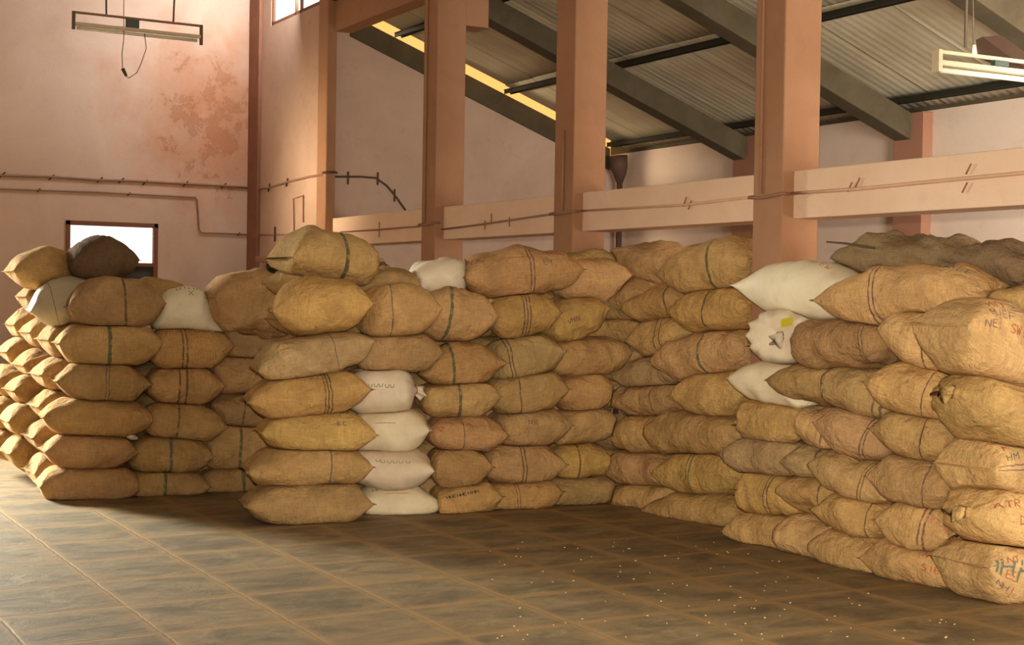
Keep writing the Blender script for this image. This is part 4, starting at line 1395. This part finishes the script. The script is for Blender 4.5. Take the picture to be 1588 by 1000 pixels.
def mark_mesh(s, text, cfrac, phid, size):
    v, f = [], []
    adv = size * 0.85
    tot = adv * len(text)
    rad = (s.W + s.H) / 4
    wd = max(0.006, size * 0.11) / 2
    r_ = random.Random(s.seed * 7 + int(phid))
    for ci, chh in enumerate(text):
        jx, jy = r_.uniform(-.1, .1) * size, r_.uniform(-.12, .12) * size
        for st in GLY[chh]:
            pts = []
            for (ax_, ay), (bx_, by) in zip(st[:-1], st[1:]):
                for k in range(5):
                    pts.append((ax_ + (bx_ - ax_) * k / 5, ay + (by - ay) * k / 5))
            pts.append(st[-1])
            pts = [((px_ * size * 0.62) + ci * adv - tot / 2 + jx, (py_ - 0.5) * size + jy) for px_, py_ in pts]
            base = len(v)
            ok = 0
            for i, (px_, py_) in enumerate(pts):
                q = pts[min(i + 1, len(pts) - 1)]
                o_ = pts[max(i - 1, 0)]
                tx, ty = q[0] - o_[0], q[1] - o_[1]
                l_ = math.hypot(tx, ty) or 1
                nx, ny = -ty / l_ * wd, tx / l_ * wd
                for sgn in (1, -1):
                    gx, gy = px_ + sgn * nx, py_ + sgn * ny
                    su = np.clip((cfrac * 2 - 1) + gx / (s.L / 2), -0.97, 0.97)
                    ph = math.radians(phid) - gy / rad
                    p, nr = surf(s, su, ph)
                    v.append(p + nr * 0.0016)
            for i in range(len(pts) - 1):
                f.append((base + 2 * i, base + 2 * i + 1, base + 2 * i + 3, base + 2 * i + 2))
    return v, f


def make_mesh(name, v, f, mat, parent, origin, smooth=True, flip=False, uv=None):
    me = bpy.data.meshes.new(name)
    me.from_pydata([tuple(p) for p in (np.asarray(v) - np.array(origin))], [], f)
    me.materials.append(mat)
    if smooth:
        me.polygons.foreach_set('use_smooth', [True] * len(me.polygons))
    if uv is not None:
        lay = me.uv_layers.new(name='cloth')
        lay.data.foreach_set('uv', np.asarray(uv, dtype=np.float32).ravel())
    o = bpy.data.objects.new(name, me)
    COL.objects.link(o)
    if parent is not None:
        o.parent = parent
    return o


labels = set()
for s in SACKS:
    white = s.t[0] == 'w'
    mat = WHITE if white else JUTE
    rr = random.Random(s.seed * 13 + 5)
    tint = np.array(lin(TINTS[s.t])) * rr.uniform(0.9, 1.1) * np.array([1, rr.uniform(0.96, 1.04), rr.uniform(0.9, 1.08)])
    origin = s.G.mean(0)
    origin[2] = s.G[:, 2].min()
    per = (s.W + s.H) * 1.3
    def uvs(faces):
        out = []
        for f in faces:
            js = [i % NV for i in f]
            wrap = max(js) - min(js) > NV / 2
            for i in f:
                r_i, j = divmod(i, NV)
                jj = j + NV if (wrap and j < NV / 2) else j
                out.append(((s.uvu[r_i] + 1) / 2 * s.L, jj / NV * per))
        return out
    flipf = (lambda L: [f[::-1] for f in L]) if s.flip else (lambda L: L)
    body = flipf(FACES[NV:-NV] + [tuple(NV + j for j in range(NV))[::-1], tuple((NR - 2) * NV + j for j in range(NV))])
    assert s.label not in labels or 'second row' in s.label, s.label
    labels.add(s.label)
    nm = s.name or ('white_sack' if white else 'jute_sack')
    # keep only used vertices for each part
    def part(name, faces, parent, org):
        used = sorted({i for f in faces for i in f})
        mp = {g: k for k, g in enumerate(used)}
        return make_mesh(name, s.G[used], [tuple(mp[i] for i in f) for f in faces], mat, parent, org, uv=uvs(faces))
    o = part(nm, body, None, origin)
    o.location = origin
    tag(o, s.label, 'sack', s.group)
    props = {}
    if s.band:
        x, colr, nl, wd, gap, sl = s.band
        frac = float(np.clip(s.along(x), 0.08, 0.92))
        props['band'] = [frac * s.L - sl * per * 0.5, wd, gap]
        props['band_lines'] = [1.0 if nl in (1, 3) else 0.0, 1.0 if nl > 1 else 0.0, sl]
        props['band_colour'] = list(lin(BANDS[colr]))
    else:
        props['band'] = [-9.0, 0.001, 0.0]
        props['band_lines'] = [0.0, 0.0, 0.0]
        props['band_colour'] = [0.1, 0.1, 0.1]
    props['cloth'] = [float(v) for v in tint]
    def setp(ob):
        for k, v in props.items():
            ob[k] = v
    setp(o)
    ends = []
    for fs, ch in ((flipf(FACES[:NV] + [CAP0]), 'l'), (flipf(FACES[-NV:] + [CAP1]), 'r')):
        c = part('gathered_mouth' if ch in s.tie.lower() else ('sewn_mouth' if (ch == 'r') == (s.st in 'AB') else 'bottom_seam'), fs, o, origin)
        setp(c)
        ends.append(c)
    # twine round a tied mouth
    for ch, ri in (('l', 1), ('r', NR - 2)):
        if ch in s.tie.lower():
            g = s.G.reshape(NR, NV, 3)[ri]
            cen = g.mean(0)
            loop = [Vector(cen + (p - cen) * 1.04) for p in g[::2]]
            loop.append(loop[0])
            q = MB().tube([p - Vector(origin) for p in loop], 0.006, 6)
            q.build('twine', M_TWINE if ch == 'l' or white else M_STICK, o, smooth=True)
    for (text, colr, cf, phd, size) in s.marks:
        v, f = mark_mesh(s, text, float(np.clip(s.along(s.bx[0] + cf * (s.bx[1] - s.bx[0])), 0.12, 0.9)), phd, size)
        make_mesh('printed_mark', v, f, INK[colr], o, origin, smooth=False)['label'] = colr + ' printed mark'
    if s.tail:
        tp = [onX(a_, b_, -10.30) - Vector(origin) for a_, b_ in s.tail]
        MB().tube(tp, [0.006, 0.016, 0.020, 0.014, 0.010, 0.005], 8).build('tied_tail', M_STICK, o, smooth=True)['label'] = 'dark twisted tail'
    if s.tagged:
        tx, ty = s.tagged
        # small cloth tag lying on the shoulder of the sack
        T = BVHTree.FromPolygons(s.G.tolist(), s.faces)
        quad = []
        for ddx, ddy in ((-9, 9), (9, 5), (9, -8), (-9, -4)):
            rv = ray(tx + ddx, ty + ddy).normalized()
            loc, nr, _i, _d = T.ray_cast(EYE, rv)
            if loc is None:
                loc, nr, _i, _d = T.find_nearest(EYE + rv * (SACKS[0].o - EYE).length * 0.6)
            quad.append(loc - rv * 0.022)
        t_ = MB().prism([p - Vector(origin) for p in quad], (quad[0] - quad[2]).cross(quad[1] - quad[3]).normalized() * 0.002)
        tg = t_.build('tag', M_TAG, o)
        tg['label'] = 'yellow paper tag'

# ------------------------------------------------------------------ small things
tr = [BVHTree.FromPolygons(s.G.tolist(), s.faces) for s in SACKS]


def hit(x, y):
    rv = ray(x, y).normalized()
    best = None
    for t_ in tr:
        h = t_.ray_cast(EYE, rv)
        if h[0] is not None and (best is None or h[3] < best[3]):
            best = h
    return best


h = hit(205, 674)
if h:
    p = h[0] + h[1] * 0.03
    sc_ = MB()
    for i in range(3):
        a = Vector((random.uniform(-.02, .02), random.uniform(-.03, .03), random.uniform(-.008, .01)))
        sc_.tube([p + a + Vector((0, -0.035, 0)), p + a + Vector((0, 0, 0.008)), p + a + Vector((0, 0.035, -0.004))], [0.006, 0.02, 0.007], 7)
    tag(sc_.build('paper_scrap', M_PAPER, smooth=True), 'crumpled white scrap tucked between sacks of the left stack', 'paper')
h = hit(1350, 384)
if h:
    p1 = h[0] + h[1] * 0.032
    p0 = onY(1282, 375, p1.y)
    tag(MB().tube([p0, (p0 + p1) / 2 + Vector((0, 0, 0.006)), p1, p1 + (p1 - p0) * 0.2], [0.006, 0.008, 0.009, 0.006], 7).build('stick', M_STICK, smooth=True),
        'thin dry stick poking out left of the dusty folded sack', 'stick')
# spilled grain on the floor
gm = MB()
for i in range(150):
    x, y = random.uniform(760, 1560), random.uniform(830, 995)
    if y < 830 + (x - 1150) * 0.34 + 20 and x > 1100:
        continue
    p = onZ(x, y, 0.0)
    a = random.uniform(0, PI)
    dv = Vector((math.cos(a), math.sin(a), 0)) * 0.005
    gm.tube([p - dv * 1.3 + Vector((0, 0, 0.003)), p + Vector((0, 0, 0.0035)), p + dv * 1.3 + Vector((0, 0, 0.003))], [0.0008, 0.0032, 0.0008], 5)
tag(gm.build('spilled_grain', M_GRAIN), 'pale grains scattered over the stone floor', 'grain', kind='stuff')
